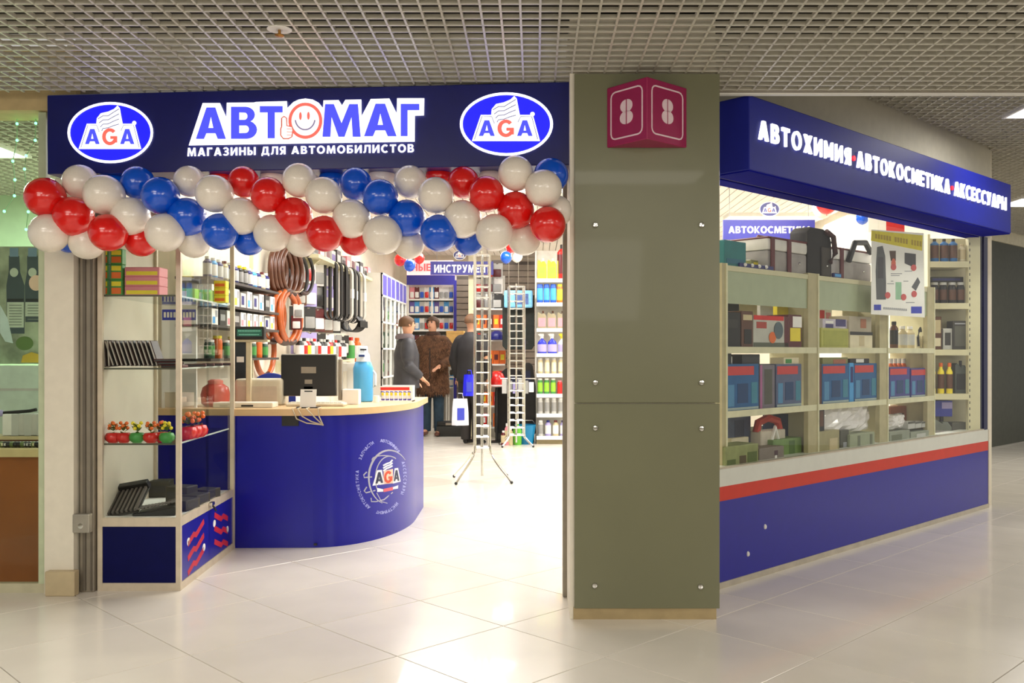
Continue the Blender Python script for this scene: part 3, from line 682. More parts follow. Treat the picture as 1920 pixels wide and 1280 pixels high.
# -- contents of the showcase
def at(u, D, z): return (X_(u, D), D, z)
pb = box_goods('air_freshener_box', .065, .05, .085, K('green'), [(.1,.1,.9,.5,K('orange')),(.1,.6,.9,.9,K('yellow'))])
i = 0
for row_ in range(3):
    for col in range(2):
        use(pb, at(192+col*26, 5.09, SHZ['top']+row_*.0852), 0, f"green and orange box on the showcase top shelf, {'left' if col==0 else 'right'} column, {['lowest','middle','top'][row_]} of its stack", 'green boxes on the showcase top shelf')
pb = box_goods('gift_set_box', .19, .12, .052, K('pink'), [(.05,.15,.95,.55,K('yellow'))])
for k in range(3): use(pb, at(266, 5.10, SHZ['top']+.05*0+k*.0523), 0, f"flat pink and yellow set box, {['lowest','middle','top'][k]} of the stack on the showcase top shelf", 'flat set boxes on the showcase top shelf')
pb = box_goods('green_set_box', .10, .07, .075, K('lime'), [(.1,.2,.5,.8,K('white'))])
for k in range(3): use(pb, at(350+k*28, 5.62+.1*k, SHZ['top']), 0, f"lime green box, {ORD[k]} from the left behind the showcase side doors", 'lime boxes behind the side doors')
pb = box_goods('yellow_pack', .075, .06, .045, K('yellow'), [(.1,.2,.9,.6,K('orange'))])
for k in range(3): use(pb, at(412, 5.8, SHZ['top']+k*.0455), 0, f"yellow and orange pack, {['lowest','middle','top'][k]} of the pile behind the rear showcase door", 'yellow packs behind the rear showcase door')
# leaning document wallets on the middle shelf
wal = root('document_wallet', (0, 0, 0), 0, 'wallet', 'wallet')
MB().box(-.006, 0, 0, .006, .10, .145).build('cover', M('brown_leather', (56, 34, 30), .45, var=.2), wal, bevel=.003)
MB().box(-.0045, -.005, .004, .002, .0, .141).build('page_edge', M('wallet_trim', (186, 176, 166), .5), wal)
wal2 = root('document_wallet', (0, 0, 0), 0, 'wallet', 'wallet')
MB().box(-.006, 0, 0, .006, .10, .145).build('cover', M('black_leather', (32, 30, 30), .4, var=.2), wal2, bevel=.003)
MB().box(-.0045, -.005, .004, .002, .0, .141).build('page_edge', M('wallet_trim', (186, 176, 166), .5), wal2)
for k in range(14):
    pr_ = wal if k % 3 else wal2
    o = use(pr_, at(189+k*8.2, 5.06, SHZ['middle']+.004+(.002 if k < 3 else .006)), 0, f"{'brown' if k%3 else 'black'} leather document wallet leaning in the showcase, {ORD[k]} from the left in its row", 'leaning wallets in the showcase')
    o.rotation_euler = (0, -.06 if k < 3 else -.32, 0)
pb = box_goods('flat_wallet', .12, .08, .016, M('maroon_leather', (74, 24, 26), .4, var=.2), [(.05,.2,.95,.7,K('black'))])
for k in range(3): use(pb, at(322-k*6, 5.045+.001*k, SHZ['middle']+k*.0163), .1*k, f"maroon wallet lying flat at the showcase corner, {['lowest','middle','top'][k]} of three", 'flat wallets at the showcase corner')
for k in range(4): use(pb, at(366+k*16, 5.45+k*.16, SHZ['middle']), .3, f"maroon wallet lying flat behind the showcase side doors, {ORD[k]} from the front", 'flat wallets behind the side doors')
# fruit-shaped pots on the lower shelf
def pot(c):
    r = root('toy_pot_plant', (0, 0, 0), 0, c+' pot', 'pot plant')
    MB().lathe([(.02, 0), (.034, .012), (.037, .028), (.03, .044), (.026, .046)], 14).build('pot', K(c, .25), r, SM)
    b = MB(); rnd = random.Random(3)
    for k in range(16):
        a = rnd.random()*6.28; t = rnd.uniform(.2, 1); z = .05+rnd.random()*.045
        d = Vector((math.cos(a), math.sin(a), .6)); p = Vector((0, 0, z-.012)); q = p+d*.034*t; s_ = Vector((-math.sin(a), math.cos(a), 0))*.009
        b.add([p, q*.55+p*.45+s_, q, q*.55+p*.45-s_], [(0, 1, 2, 3)])
    b.build('leaves', M('toy_leaf_green', (96, 120, 48), .5, var=.3), r)
    b = MB()
    for k in range(6):
        a = k*1.05; b.sphere((.018*math.cos(a), .018*math.sin(a), .068+.012*(k % 3)), .009, 8, 6)
    b.build('berries', K('orange' if c == 'red' else 'yellow'), r, SM)
    return r
pr, pg = pot('red'), pot('green')
for k, (u, c) in enumerate([(212,'red'),(232,'red'),(257,'green'),(283,'red'),(303,'red'),(313,'green')]):
    o = use(pr if c == 'red' else pg, at(u, 5.08+(.05 if k == 4 else 0), SHZ['lower']), k*.7, f"toy plant in a {c} pot on the showcase lower shelf, {ORD[k]} pot from the left", 'toy pot plants in the showcase')
    o.scale = (1.15,)*3
for k in range(3):
    use(pr, at(352+k*10, 5.28+k*.07, SHZ['lower']), k, f"toy plant in a red pot behind the side doors, {ORD[k]} from the front", 'toy pot plants behind the side doors').scale = (1.5,)*3
pb = box_goods('small_grey_case', .06, .04, .05, K('grey'), [(.2,.2,.8,.8,K('brown'))]); use(pb, at(195, 5.25, SHZ['lower']), .2, 'small grey and brown case at the left end of the showcase lower shelf')
# grille-like racks, cases on the base
rk = root('ribbed_radiator_rack', at(222, 5.12, .386), .05, 'tilted silver ribbed rack lying in the showcase base', 'rack')
b = MB(); T = Matrix.Rotation(math.radians(32), 4, 'X') @ Matrix.Rotation(math.radians(-12), 4, 'Y')
for k in range(9): b.box(-.11+k*.026, 0, .01, -.097+k*.026, .20, .026, T)
b.build('rib', M('dull_silver', (110, 104, 98), .45, metal=.4), rk)
MB().box(-.12, -.01, 0, .12, .21, .009, T).build('tray', DARK, rk, bevel=.002); MB().box(-.12, .19, .0, .12, .225, .05, T).build('end_bar', BLACK, rk, bevel=.004)
rk2 = root('seat_mat', at(290, 5.10, .386), .1, 'black mat with silver fringe lying in the showcase base', 'mat')
b = MB(); b.prism([(-.12, 0), (.11, 0), (.11, .05), (.02, .03), (-.12, .012)], 0, .2, Matrix(((1,0,0,0),(0,0,1,0),(0,1,0,0),(0,0,0,1)))); b.build('pad', BLACK, rk2, bevel=.004)
b = MB()
for k in range(12): b.box(-.11+k*.018, .0+k*.006, .03+k*.0028, -.10+k*.018, .14, .036+k*.0028)
b.build('fringe', M('dull_silver', (110, 104, 98), .45, metal=.4), rk2)
pb = box_goods('tool_case', .14, .12, .10, M('dark_olive_case', (58, 54, 42), .5, var=.2), [(.1,.3,.9,.7,DARK)])
use(pb, at(296, 5.75, .386), .15, 'dark olive case standing at the back of the showcase base'); use(pb, at(330, 5.5, .386), -.2, 'dark olive case beside the front right post of the showcase')
for k in range(3):
    o = use(pb, at(362+k*20, 5.3+k*.2, .386), 1.35, f"dark case behind the showcase side doors on the base, {ORD[k]} from the front"); o.scale = (1, 1, .6)

# ================================================================ COUNTER
ct = root('cash_counter', (-1.4, 6.1, 0), 0, 'curved blue cash counter with a pale wood top', 'counter')
def arc(x0, y0, x1, y1, n=18):     # quarter ellipse turning the front into the right side
    return [(x0+(x1-x0)*math.sin(math.pi/2*k/n), y1-(y1-y0)*math.cos(math.pi/2*k/n)) for k in range(n+1)]
front = [(-1.965, 6.098), (-1.46, 6.110)]+arc(-1.46, 6.110, -.915, 7.10)+[(-.925, 7.72)]
CS = [Vector((a, b)) for a, b in front]
def offset_path(path, d):
    out = []
    for i, p in enumerate(path):
        a = path[max(0, i-1)]; b = path[min(len(path)-1, i+1)]; t = (b-a).normalized(); out.append(p+Vector((t.y, -t.x))*d)
    return out
def band(mb, path, d0, d1, z0, z1):
    o, i_ = offset_path(path, d0), offset_path(path, d1); n = len(path)
    vs = [(p.x, p.y, z) for z in (z0, z1) for p in o]+[(p.x, p.y, z) for z in (z0, z1) for p in i_]
    fs = []
    for k in range(n-1):
        fs += [(k, k+1, n+k+1, n+k), (2*n+k, 3*n+k, 3*n+k+1, 2*n+k+1), (n+k, n+k+1, 3*n+k+1, 3*n+k), (k, 2*n+k, 2*n+k+1, k+1)]
    fs += [(0, n, 3*n, 2*n), (n-1, 2*n-1+0, 4*n-1, 3*n-1)]
    return mb.add(vs, fs)
mb = MB(); band(mb, CS, 0, -.02, 0, .868); mb.build('front_panel', M('counter_blue', (12, 16, 152), .32, spec=.35, var=.04, coat=.04), ct, SM, world=True)
top = offset_path(CS, .035)
inner = [(-1.42, 7.72), (-1.42, 6.78), (-1.98, 6.76)]
poly = [(-2.56, 6.13), (-1.99, 6.12)]+[(p.x, p.y) for p in top]
poly[-1] = (-.89, 7.74)
poly2 = poly+inner[:3]+[(-2.38, 6.76), (-2.38, 6.27), (-2.56, 6.27)]
mb = MB(); mb.prism(poly2, .868, .912); mb.build('worktop', WOOD, ct, SM, world=True, bevel=.004)
MB().box(-1.44, 6.80, 0, -1.42, 7.70, .868).build('back_panel', WHITE, ct, world=True); MB().box(-2.54, 6.16, 0, -1.99, 6.18, .868).build('side_panel', M('counter_blue', (14, 18, 150)), ct, world=True)
MB().box(-1.66, 6.098, .80, -1.55, 6.104, .866).build('cable_port', BLACK, ct, world=True)
MB().box(-1.45, 6.096, .016, -1.43, 6.106, .03).build('screw', BLACK, ct, world=True)
# pixel -> counter front
class Skin:
    def __init__(s, path):
        s.pts = []; 
        for i in range(len(path)-1):
            for k in range(12): s.pts.append(path[i].lerp(path[i+1], k/12))
        s.pts.append(path[-1])
    def __call__(s, u, v, off=0):
        path = s.pts; best = None
        for i in range(len(path)-1):
            a, b = path[i], path[i+1]; ua = C+F*a.x/a.y; ub = C+F*b.x/b.y
            if (ua-u)*(ub-u) <= 0 and ua != ub:
                t = (u-ua)/(ub-ua); q = a.lerp(b, t); best = (q, (b-a).normalized()); break
        if best is None: q = path[-1]; best = (q, Vector((0, 1)))
        q, t = best; n = Vector((t.y, -t.x))
        return Vector((q.x+n.x*off, q.y+n.y*off, H+(V0-v)/F*q.y))
SKN = Skin(CS[:-1])
EMB = lambda x, y: (650+x/8, 820+y/8)              # emblem drawing -> photograph pixels
E_ = lambda s: ([EMB(*p) for p in s[0]], s[1])
LIL = M('counter_print_lilac', (158, 164, 226), .5, var=.05); SILV = M('counter_print_silver', (168, 170, 186), .5)
# ring lettering
word = 'ЗАПЧАСТИ · АВТОХИМИЯ · АКСЕССУАРЫ · ИНСТРУМЕНТ · АВТОКОСМЕТИКА · '
shp = []
cx_, cy_ = 515, 585; rx_, ry_ = 360, 540
N = len(word)
for k, ch in enumerate(word):
    if ch in ' ·': continue
    th = math.radians(-150+360*k/N)
    px, py = cx_+rx_*math.cos(th), cy_+ry_*math.sin(th); tx, ty = -rx_*math.sin(th), ry_*math.cos(th); l = math.hypot(tx, ty); tx, ty = tx/l, ty/l
    V, Fc, asp = glyphs(ch); hgt = 46; wd = hgt*min(1.25, asp)*.95
    shp.append(([(px+tx*(a-.5)*wd+ty*(b-.5)*hgt, py+ty*(a-.5)*wd-tx*(b-.5)*hgt) for a, b in V], Fc))
lay('ring_lettering', E_(merge(*shp)), SKN, LIL, ct, 0, .0012)['kind'] = 'stuff'
glb = [s_stroke(ell(640, 600, 310, 410, 24, 110, 320), [8+22*math.sin(math.pi*k/24) for k in range(25)]), s_stroke(ell(640, 610, 210, 330, 20, 150, 290), 14),
       s_stroke(ell(560, 330, 180, 60, 12, 160, 350), 14), s_stroke([(300,515),(255,560),(262,600),(380,590)], 18), s_stroke([(300,740),(262,800),(290,828),(430,792)], 18),
       s_stroke([(365,905),(370,960),(440,960),(560,930),(690,820)], 16), s_stroke([(450,830),(520,960),(610,985)], 12)]
lay('globe_print', E_(merge(*glb)), SKN, SILV, ct, 0, .0012)
WB = M('counter_print_white', (232, 236, 246), .5)
for pl_ in ([(385,722),(455,490),(525,485),(560,700)], [(690,690),(715,462),(768,455),(806,660)]): lay('emblem_plate', E_(s_poly(pl_)), SKN, WB, ct, .0012, .001)
for tx_ in (s_text('A', 428, 520, 542, 690, .035, ya=515, yb=678), s_text('A', 700, 490, 786, 655, .035, ya=484, yb=648)): lay('emblem_letter', E_(tx_), SKN, M('counter_print_dark', (24, 34, 76), .5), ct, .0022, .001)
lay('emblem_plate', E_(s_poly([(545,700),(552,500),(690,470),(695,685)])), SKN, M('counter_print_peach', (240, 196, 180), .5), ct, .0012, .001)
lay('emblem_letter', E_(s_text('G', 560, 508, 680, 685, .04, ya=500, yb=672)), SKN, M('counter_print_red', (206, 70, 44), .5), ct, .0022, .001)
lay('flame_print', E_(merge(*[s_stroke([(545, 420+i*40), (600, 390+i*36), (650, 375+i*34), (684, 335+i*44)], 22) for i in range(3)])), SKN, WB, ct, .0012, .001)
lay('ribbon_print', E_(merge(s_poly([(455,755),(545,775),(545,810),(455,815)]), s_poly([(690,745),(770,715),(765,765),(690,775)]))), SKN, WB, ct, .0012, .001)
lay('ribbon_print', E_(s_poly([(550,770),(690,740),(690,790),(552,818)])), SKN, M('counter_print_rose', (214, 90, 110), .5), ct, .0012, .001)
TOP = .912
# cables hanging over the front edge
for k, pts in enumerate([[(548,768),(556,785),(575,793),(602,796)],[(558,768),(566,780),(584,790),(606,797)],[(574,768),(590,782),(604,795)],[(596,765),(598,780),(606,797)]]):
    q = [P(u, v, 6.06) for u, v in pts]; q = [q[0]+Vector((0, .10, 0))]+q
    q[0].z = max(q[0].z, TOP+.006); q[1].z = max(q[1].z, TOP+.004)
    o = MB().tube(q+[P(604, 793, 6.11)], .0042).build('cable', M('beige_cable', (206, 190, 160), .5), None, SM)
    tag(o, f"beige cable drooping over the counter edge below the monitor, {ORD[k]} from the left", 'cable', 'cables over the counter edge')
# monitor seen from behind
mo = root('monitor', (X_(578, 6.55), 6.55, TOP), .0, 'black flat computer monitor seen from behind on the counter', 'monitor')
mw = 103/F*6.55; z0, z1 = Z_(742, 6.55)-TOP, Z_(665, 6.55)-TOP
MB().box(-mw/2, .0, z0, mw/2, .035, z1).build('back_shell', BLACK, mo, bevel=.008, seg=2)
b = MB(); b.box(-mw/2-.004, .03, z0-.003, mw/2+.004, .05, z1+.006); b.build('bezel', M('silver_bezel', (176, 172, 164), .35, metal=.3), mo, bevel=.003)
MB().box(-.05, -.001, z0+.16, .055, .001, z0+.205).build('sticker', M('grey_sticker', (150, 142, 130), .5), mo); MB().box(-.025, -.001, z0+.085, .028, .001, z0+.115).build('sticker', M('grey_sticker', (150, 142, 130), .5), mo)
MB().box(-.035, .0, .012, .035, .03, z0+.07).build('stand_neck', BLACK, mo, bevel=.004); MB().box(-.12, -.07, 0, .12, .12, .014).build('stand_foot', DARK, mo, bevel=.006)
MB().box(mw/2+.004, .06, .03, mw/2+.03, .10, z1-.03).build('side_speaker', GREY, mo, bevel=.004)
# white notice card in a holder
nc = root('notice_card', (X_(577, 6.16), 6.16, TOP), 0, 'white notice card in a stand in front of the monitor', 'card')
T = Matrix.Rotation(-.18, 4, 'X'); cw_, chh = 30/F*6.16, 36/F*6.16
MB().box(-cw_/2, 0, .0, cw_/2, .003, chh, T).build('sheet', PAPER, nc); MB().box(-cw_*.25, -.001, chh*.86, cw_*.25, .0, chh*.92, T).build('slot', BLACK, nc); MB().box(-cw_*.78, -.012, 0, cw_*.78, .05, .008).build('stand', BLACK, nc, bevel=.002)
kb = root('keyboard', (X_(590, 6.36), 6.36, TOP), 0, 'beige keyboard lying behind the notice card', 'keyboard')
MB().box(-.20, 0, 0, .20, .12, .022).build('case', M('beige_plastic', (206, 198, 176), .5), kb, bevel=.006)
b = MB()
for j in range(4):
    for i in range(13): b.box(-.185+i*.0285, .012+j*.026, .022, -.161+i*.0285, .034+j*.026, .028)
b.build('keys', M('pale_keys', (224, 218, 202), .5), kb)
# receipt printer / beige till housing
tl = root('till_housing', (X_(484, 6.5), 6.5, TOP), 0, 'beige till housing with rounded corners at the left of the counter', 'till')
wd = 88/F*6.5; MB().box(-wd/2, 0, 0, wd/2, .20, Z_(710, 6.5)-TOP-.0).build('shell', M('beige_plastic', (206, 198, 176)), tl, SM, bevel=.02, seg=3)
MB().box(-wd*.44, -.002, .012, wd*.40, .0, Z_(716, 6.5)-TOP-.03).build('front_panel', M('pale_taupe', (198, 184, 166), .5), tl)
sl = root('slip_printer', (X_(455, 6.2), 6.2, TOP), 0, 'low white slip printer with a dark slot on the counter edge', 'printer')
MB().box(-.20, 0, 0, .20, .14, .036).build('shell', M('ivory_plastic', (228, 222, 206), .5), sl, bevel=.008, seg=2); MB().box(-.01, -.001, .008, .07, 0, .02).build('slot', BLACK, sl)
# customer display on its pole
cd = root('customer_display', (X_(469, 6.45), 6.45, TOP), .05, 'black customer display with a green screen on a cream pole', 'display')
zt, zb = Z_(612, 6.45)-TOP, Z_(635, 6.45)-TOP
MB().box(-.035, .02, 0, .0, .055, zb-.02).build('pole', M('cream_pole', (214, 202, 170), .5), cd, bevel=.004); MB().box(-.11, 0, zb-.022, .12, .07, zb-.006).build('bracket', M('cream_pole', (214, 202, 170)), cd)
MB().box(-.10, -.02, zb-.006, .10, .05, zt).build('case', BLACK, cd, bevel=.006); MB().box(-.085, -.022, zb+.018, .085, -.02, zt-.018).build('screen', M('green_screen', (18, 84, 66), .3, emit=.35), cd)
b = MB()
for k in range(14):
    b.box(-.075+k*.011, -.0235, zt-.034, -.068+k*.011, -.022, zt-.028); b.box(-.070+k*.010, -.0235, zb+.026, -.064+k*.010, -.022, zb+.031)
b.build('digits', M('pale_green_digits', (120, 190, 160), .5, emit=.5), cd)['kind'] = 'stuff'
bk = root('dark_terminal', (X_(452, 6.62), 6.62, TOP), .1, 'tall dark terminal standing behind the customer display', 'terminal')
MB().box(-.055, 0, 0, .055, .06, Z_(640, 6.62)-TOP).build('shell', M('blue_black_plastic', (26, 34, 44), .4), bk, bevel=.01, seg=2); MB().box(-.03, -.002, .30, .02, 0, .34).build('sticker', PAPER, bk)
# red jar seen through the showcase
rj = root('red_jar', (X_(404, 6.4), 6.4, TOP), 0, 'translucent red jar on the counter behind the showcase', 'jar')
MB().lathe([(.07, 0), (.092, .02), (.098, .08), (.085, .13), (.05, .155)], 20).build('body', M('coral_red', (222, 84, 70), .3), rj, SM); MB().lathe([(.05, .153), (.052, .175), (.03, .185)], 16).build('lid', M('coral_pink', (236, 130, 118), .35), rj, SM)
# big blue bottle
bb = root('large_blue_bottle', (X_(681, 7.0), 7.0, TOP), 0, 'oversized sky-blue plastic bottle with a white top on the counter', 'bottle')
k_ = 7.0/F
MB().lathe([(16*k_, 0), (18.5*k_, 2*k_), (18.5*k_, 40*k_), (19*k_, 62*k_), (15*k_, 74*k_), (13*k_, 76*k_)], 24, sy=.8).build('body', M('sky_blue_plastic', (84, 176, 236), .3, var=.05), bb, SM)
MB().lathe([(13.5*k_, 75*k_), (12*k_, 88*k_), (9*k_, 92*k_), (8.5*k_, 102*k_), (7*k_, 104*k_)], 20).build('cap', M('pale_blue_white', (222, 234, 242), .35), bb, SM)
MB().box(-6*k_, -13.6*k_, 84*k_, 5*k_, -12.3*k_, 88*k_).build('band_print', M('dark_blue_print', (30, 60, 130)), bb); MB().box(-4*k_, -9.6*k_, 96*k_, 8*k_, -8.4*k_, 99*k_).build('band_print', INK, bb)
MB().tube([(18*k_, 0, 25*k_), (23*k_, 0, 30*k_), (23*k_, 0, 52*k_), (18*k_, 0, 58*k_)], 2.2*k_, 8).build('handle', M('pale_blue_white', (222, 234, 242)), bb, SM)
wb = box_goods('white_paper_block', 31/F*6.6, .09, 28/F*6.6, PAPER, []); use(wb, (X_(657, 6.6), 6.6, TOP), 0, 'white paper block standing beside the blue bottle')
MB().box(-.055, .002, 28/F*6.6, .055, .088, 28/F*6.6+.0015).build('top_sheet', M('off_white_sheet', (250, 248, 244), .6), wb)
# display tray of red-white-blue cans
tray = root('counter_display_tray', (X_(743, 7.0), 7.0, TOP), 0, 'white display tray with a red header on the counter end', 'display tray')
tw = 62/F*7.0
b = MB(); b.box(-tw/2, 0, 0, tw/2, .12, .008); b.box(-tw/2, .112, 0, tw/2, .12, 30*k_); b.box(tw/2-.006, 0, 0, tw/2, .12, 28*k_); b.box(-tw/2, .0, 20*k_, tw/2-.006, .004, 29*k_); b.build('tray', PAPER, tray)
MB().box(-tw*.48, -.002, 21.5*k_, tw*.40, 0, 27*k_).build('header_print', INKR, tray)
mp = Flat((-tw*.46+tray.location.x, 6.998, TOP), (1, 0, 0), (0, 0, 1), (0, -1, 0))
cn = tin('small_can', .014, 19*k_, K('purple'), K('white'), K('white'), 'can', .6, .8); MB().box(-.009, -.0152, 9*k_, .009, -.0142, 15*k_).build('badge', K('yellow'), cn)
for k in range(7): use(cn, (X_(718+k*8.2, 7.03), 7.03, TOP+.009), 0, f"small purple and white can in the counter display tray, {ORD[k]} from the left", 'cans in the counter display tray')
cup = root('receipt_roll', (X_(706, 6.9), 6.9, TOP), 0, 'small white receipt roll beside the blue bottle', 'paper roll')
MB().lathe([(.006, 0), (.022, 0), (.022, .05), (.006, .05)], 16).build('roll', PAPER, cup, SM); MB().lathe([(.003, .0), (.0055, .001), (.0055, .049), (.003, .05)], 10).build('core', CARD, cup, SM)
# blue chair back behind the monitor
ch = root('swivel_chair', (X_(508, 7.35), 7.35, 0), .2, 'blue swivel chair behind the counter', 'chair')
MB().lathe([(.02, .44), (.20, .45), (.21, .48), (.19, .51), (.02, .52)], 20, sy=.95).build('seat', M('blue_fabric', (30, 48, 132), .8), ch, SM)
b = MB(); b.prism([(.19*math.cos(math.radians(t)), .92+.20*math.sin(math.radians(t))) for t in range(0, 181, 12)]+[(-.19, .66), (-.12, .62), (.12, .62), (.19, .66)], -.03, .03, Matrix(((1,0,0,0),(0,0,1,0),(0,1,0,0),(0,0,0,1)))); b.build('backrest', M('blue_fabric', (30, 48, 132)), ch, SM, bevel=.015, seg=2)
ch_b = MB(); ch_b.tube([(0, .0, .08), (0, 0, .44)], .025, 10); ch_b.tube([(0, .12, .46), (0, .05, .64)], .018, 8); ch_b.build('column', BLACK, ch, SM)
for k in range(5):
    a = k*1.2566+.3; MB().tube([(0, 0, .09), (.26*math.cos(a), .26*math.sin(a), .06)], [.022, .014], 8).build('foot', BLACK, ch, SM)
    MB().sphere((.26*math.cos(a), .26*math.sin(a), .028), .027, 10, 6).build('caster', DARK, ch, SM)
# ================================================================ CORNER WINDOW SHELVING
NF = -.10; DEP = .34                                # front of the shelves, depth
bays = [s_of_u(1357, NF), s_of_u(1530, NF), s_of_u(1661, NF), s_of_u(1751, NF)]
su = []
LEV = [1.775, 1.31, .945, .60]
for k in range(3):
    a, b = bays[k], bays[k+1]
    r = root('shelf_unit', W((a+b)/2, NF, 0), 0, f"cream metal shelf unit in the corner window, {['nearest the pillar','middle of three','furthest from the pillar'][k]}", 'shelf unit')
    for s in (a, b-.022) if k == 2 else (a,):
        wbox(MB(), s, NF-DEP, .02, s+.022, NF, 1.775).build('divider', SHELF, r, world=True)
        lo_ = s-.10 if (k > 0 or s > a+.1) else s-.02
        wbox(MB(), lo_, NF-.03, .02, s+.014, NF+.002, 1.785).build('front_post', M('taupe_shelf_post', (186, 176, 138), .5), r, world=True)
        wbox(MB(), s+.014, NF-.03, .02, s+.028, NF+.008, 1.785).build('post_edge', M('pale_price_rail', (224, 220, 186), .4), r, world=True)
    for j, z in enumerate(LEV):
        wbox(MB(), a+.02, NF-DEP, z-.03, b, NF, z).build('shelf', SHELF, r, world=True)
        if j: wbox(MB(), a+.02, NF, z-.034, b, NF+.006, z+.004).build('price_rail', M('pale_price_rail', (224, 220, 186), .4), r, world=True)
    wbox(MB(), a+.02, NF-DEP-.012, .60, b, NF-DEP, .80).build('back_board', SHELF, r, world=True)
    wbox(MB(), a+.026, NF-.012, 1.56, b-.004, NF-.006, 1.745).build('header_glass', M('frosted_header', (176, 186, 156), .25, var=.05), r, world=True)
    wbox(MB(), a+.02, NF-DEP, .02, b, NF, .57).build('base', SHELF, r, world=True)
def wplace(u0, u1, vt, z, n=NF-.015, vb=None):
    """width and height in metres of a thing standing on a window shelf, from its extent in the photograph"""
    s0, s1 = s_of_u(u0, n), s_of_u(u1, n); q = W((s0+s1)/2, n, 0)
    return q, s1-s0, Z_(vt, q.y)-z
def wbox_goods(u0, u1, vt, z, m, name, label, prints=(), n=NF-.015, d=.16, cat='box', group=None, bevel=.003):
    q, wd, h = wplace(u0, u1, vt, z, n)
    o = box_goods(name, wd, d, h, m, prints, bevel, cat); o.location = (q.x, q.y, z); o.rotation_euler = (0, 0, WROT)
    o['label'] = label; o['category'] = cat
    if group: o['group'] = group
    return o
# -- bay one
wbox_goods(1361, 1389, 585, 1.31, M('near_black_box', (34, 32, 30), .5), 'black_product_box', 'black box at the pillar end of the upper window shelf', [(.1,.55,.8,.8,DARK)])
wbox_goods(1391, 1412, 583, 1.31, K('brown'), 'brown_product_box', 'dark brown box with a round picture, second on the upper window shelf', [(.1,.75,.9,.9,K('beige')),(.2,.1,.85,.5,M('near_black_box',(34,32,30)))])
o = wbox_goods(1413, 1478, 592, 1.31, M('pale_grey_box', (196, 196, 186), .45), 'lamp_box', 'white box with a red top band and a lamp picture on the upper window shelf', [(0,.86,.86,1.0,INKR),(.08,.60,.36,.80,M('dull_red',(176,64,52))),(.0,.0,1,.16,M('grey_green',(98,104,88))),(.88,.02,1,1.0,K('maroon'))])
q, wd, h = wplace(1413, 1478, 592, 1.31)
mp = Flat(W(s_of_u(1413, NF-.015), NF-.0125, 1.31), WD.to_3d(), (0, 0, 1), WN.to_3d())
lay('lamp_print', s_ell(wd*.70, h*.55, wd*.13, h*.27, 24), mp, M('slate_lamp', (86, 104, 112), .3), o, .0005, .001); lay('glow_print', s_ell(wd*.52, h*.32, wd*.10, h*.18, 20), mp, K('orange'), o, .0002, .001)
wbox_goods(1479, 1503, 590, 1.31, K('maroon'), 'maroon_product_box', 'maroon and yellow box at the far end of the first upper window shelf', [(.1,.2,.9,.6,K('yellow')),(.3,.62,1,.95,PAPER)])
for k, (a, b, c) in enumerate([(1366, 1386, 'black'), (1388, 1420, 'beige'), (1426, 1450, 'white'), (1458, 1498, 'yellow')]):
    wbox_goods(a, b, 569+k*.5, 1.31, K(c), f'{c}_carton'.replace(' ', '_'), f"{c} carton standing behind the front boxes on the first upper window shelf", [(.1,.3,.9,.7,K('cream'))], n=NF-.20, d=.12)
def tool_box(u0, u1, vt, z, lab, tone='blue', group='blue tool boxes in the corner window'):
    m = M('tool_box_blue', (22, 92, 150), .35, var=.12) if tone == 'blue' else (M('tool_box_violet', (60, 58, 140), .35, var=.12) if tone == 'violet' else M('tool_box_slate', (84, 96, 132), .35, var=.15))
    return wbox_goods(u0, u1, vt, z, m, 'tool_set_box', lab, [(.02,.76,.84,.95,M('tool_box_red_band', (206, 62, 60), .4)),(.06,.10,.24,.56,M('tool_box_pale_print', (78, 140, 186), .4)),(.34,.16,.66,.58,M('tool_box_deep_print', (18, 62, 112), .4)),(.76,.14,.95,.60,M('tool_box_teal_print', (60, 134, 160), .4)),(.02,.02,.98,.07,M('tool_box_edge_print', (170, 186, 184), .4))], d=.14, group=group)
tool_box(1361, 1423, 682, .945, 'blue tool set box with a red heading, nearest the pillar'); tool_box(1456, 1503, 682, .945, 'slate-blue tool set box with a red heading, at the far end of the first bay', 'slate')
wbox_goods(1425, 1453, 684, .945, M('lilac_grey', (120, 112, 124), .5), 'tool_set_box', 'narrow grey box with a pink edge between the two tool set boxes', [(.0,.0,.14,1,M('mauve',(176,104,152))),(.3,.1,.8,.9,M('olive_grey',(84,84,74)))], group='blue tool boxes in the corner window')
wbox_goods(1392, 1425, 664, 1.2, M('charcoal_case', (56, 56, 60), .5), 'flat_case', 'charcoal case lying on the tool set boxes nearest the pillar', [(.05,.2,.95,.3,DARK)], n=NF-.03, d=.1)
wbox_goods(1360, 1372, 662, 1.2, K('black'), 'flat_case', 'small black case on the tool box beside the pillar', [(.1,.2,.9,.3,DARK)], n=NF-.03, d=.1)
q, wd, h = wplace(1372, 1384, 660, 1.2)
r = root('white_filter', (q.x, q.y, 1.196), WROT, 'white cylinder filter on top of the tool box beside the pillar', 'filter'); MB().lathe([(.02, 0), (.026, .01), (.026, .06), (.018, .068)], 14, Matrix.Translation((0, .05, 0))).build('body', PAPER, r, SM); MB().lathe([(.027, .02), (.027, .026)], 14, Matrix.Translation((0, .05, 0))).build('seam', INKG, r, SM)
wbox_goods(1470, 1498, 670, 1.2, K('cream'), 'cream_carton', 'low cream carton on the far tool box of the first bay', [(.1,.3,.5,.8,K('green'))], n=NF-.03, d=.1)
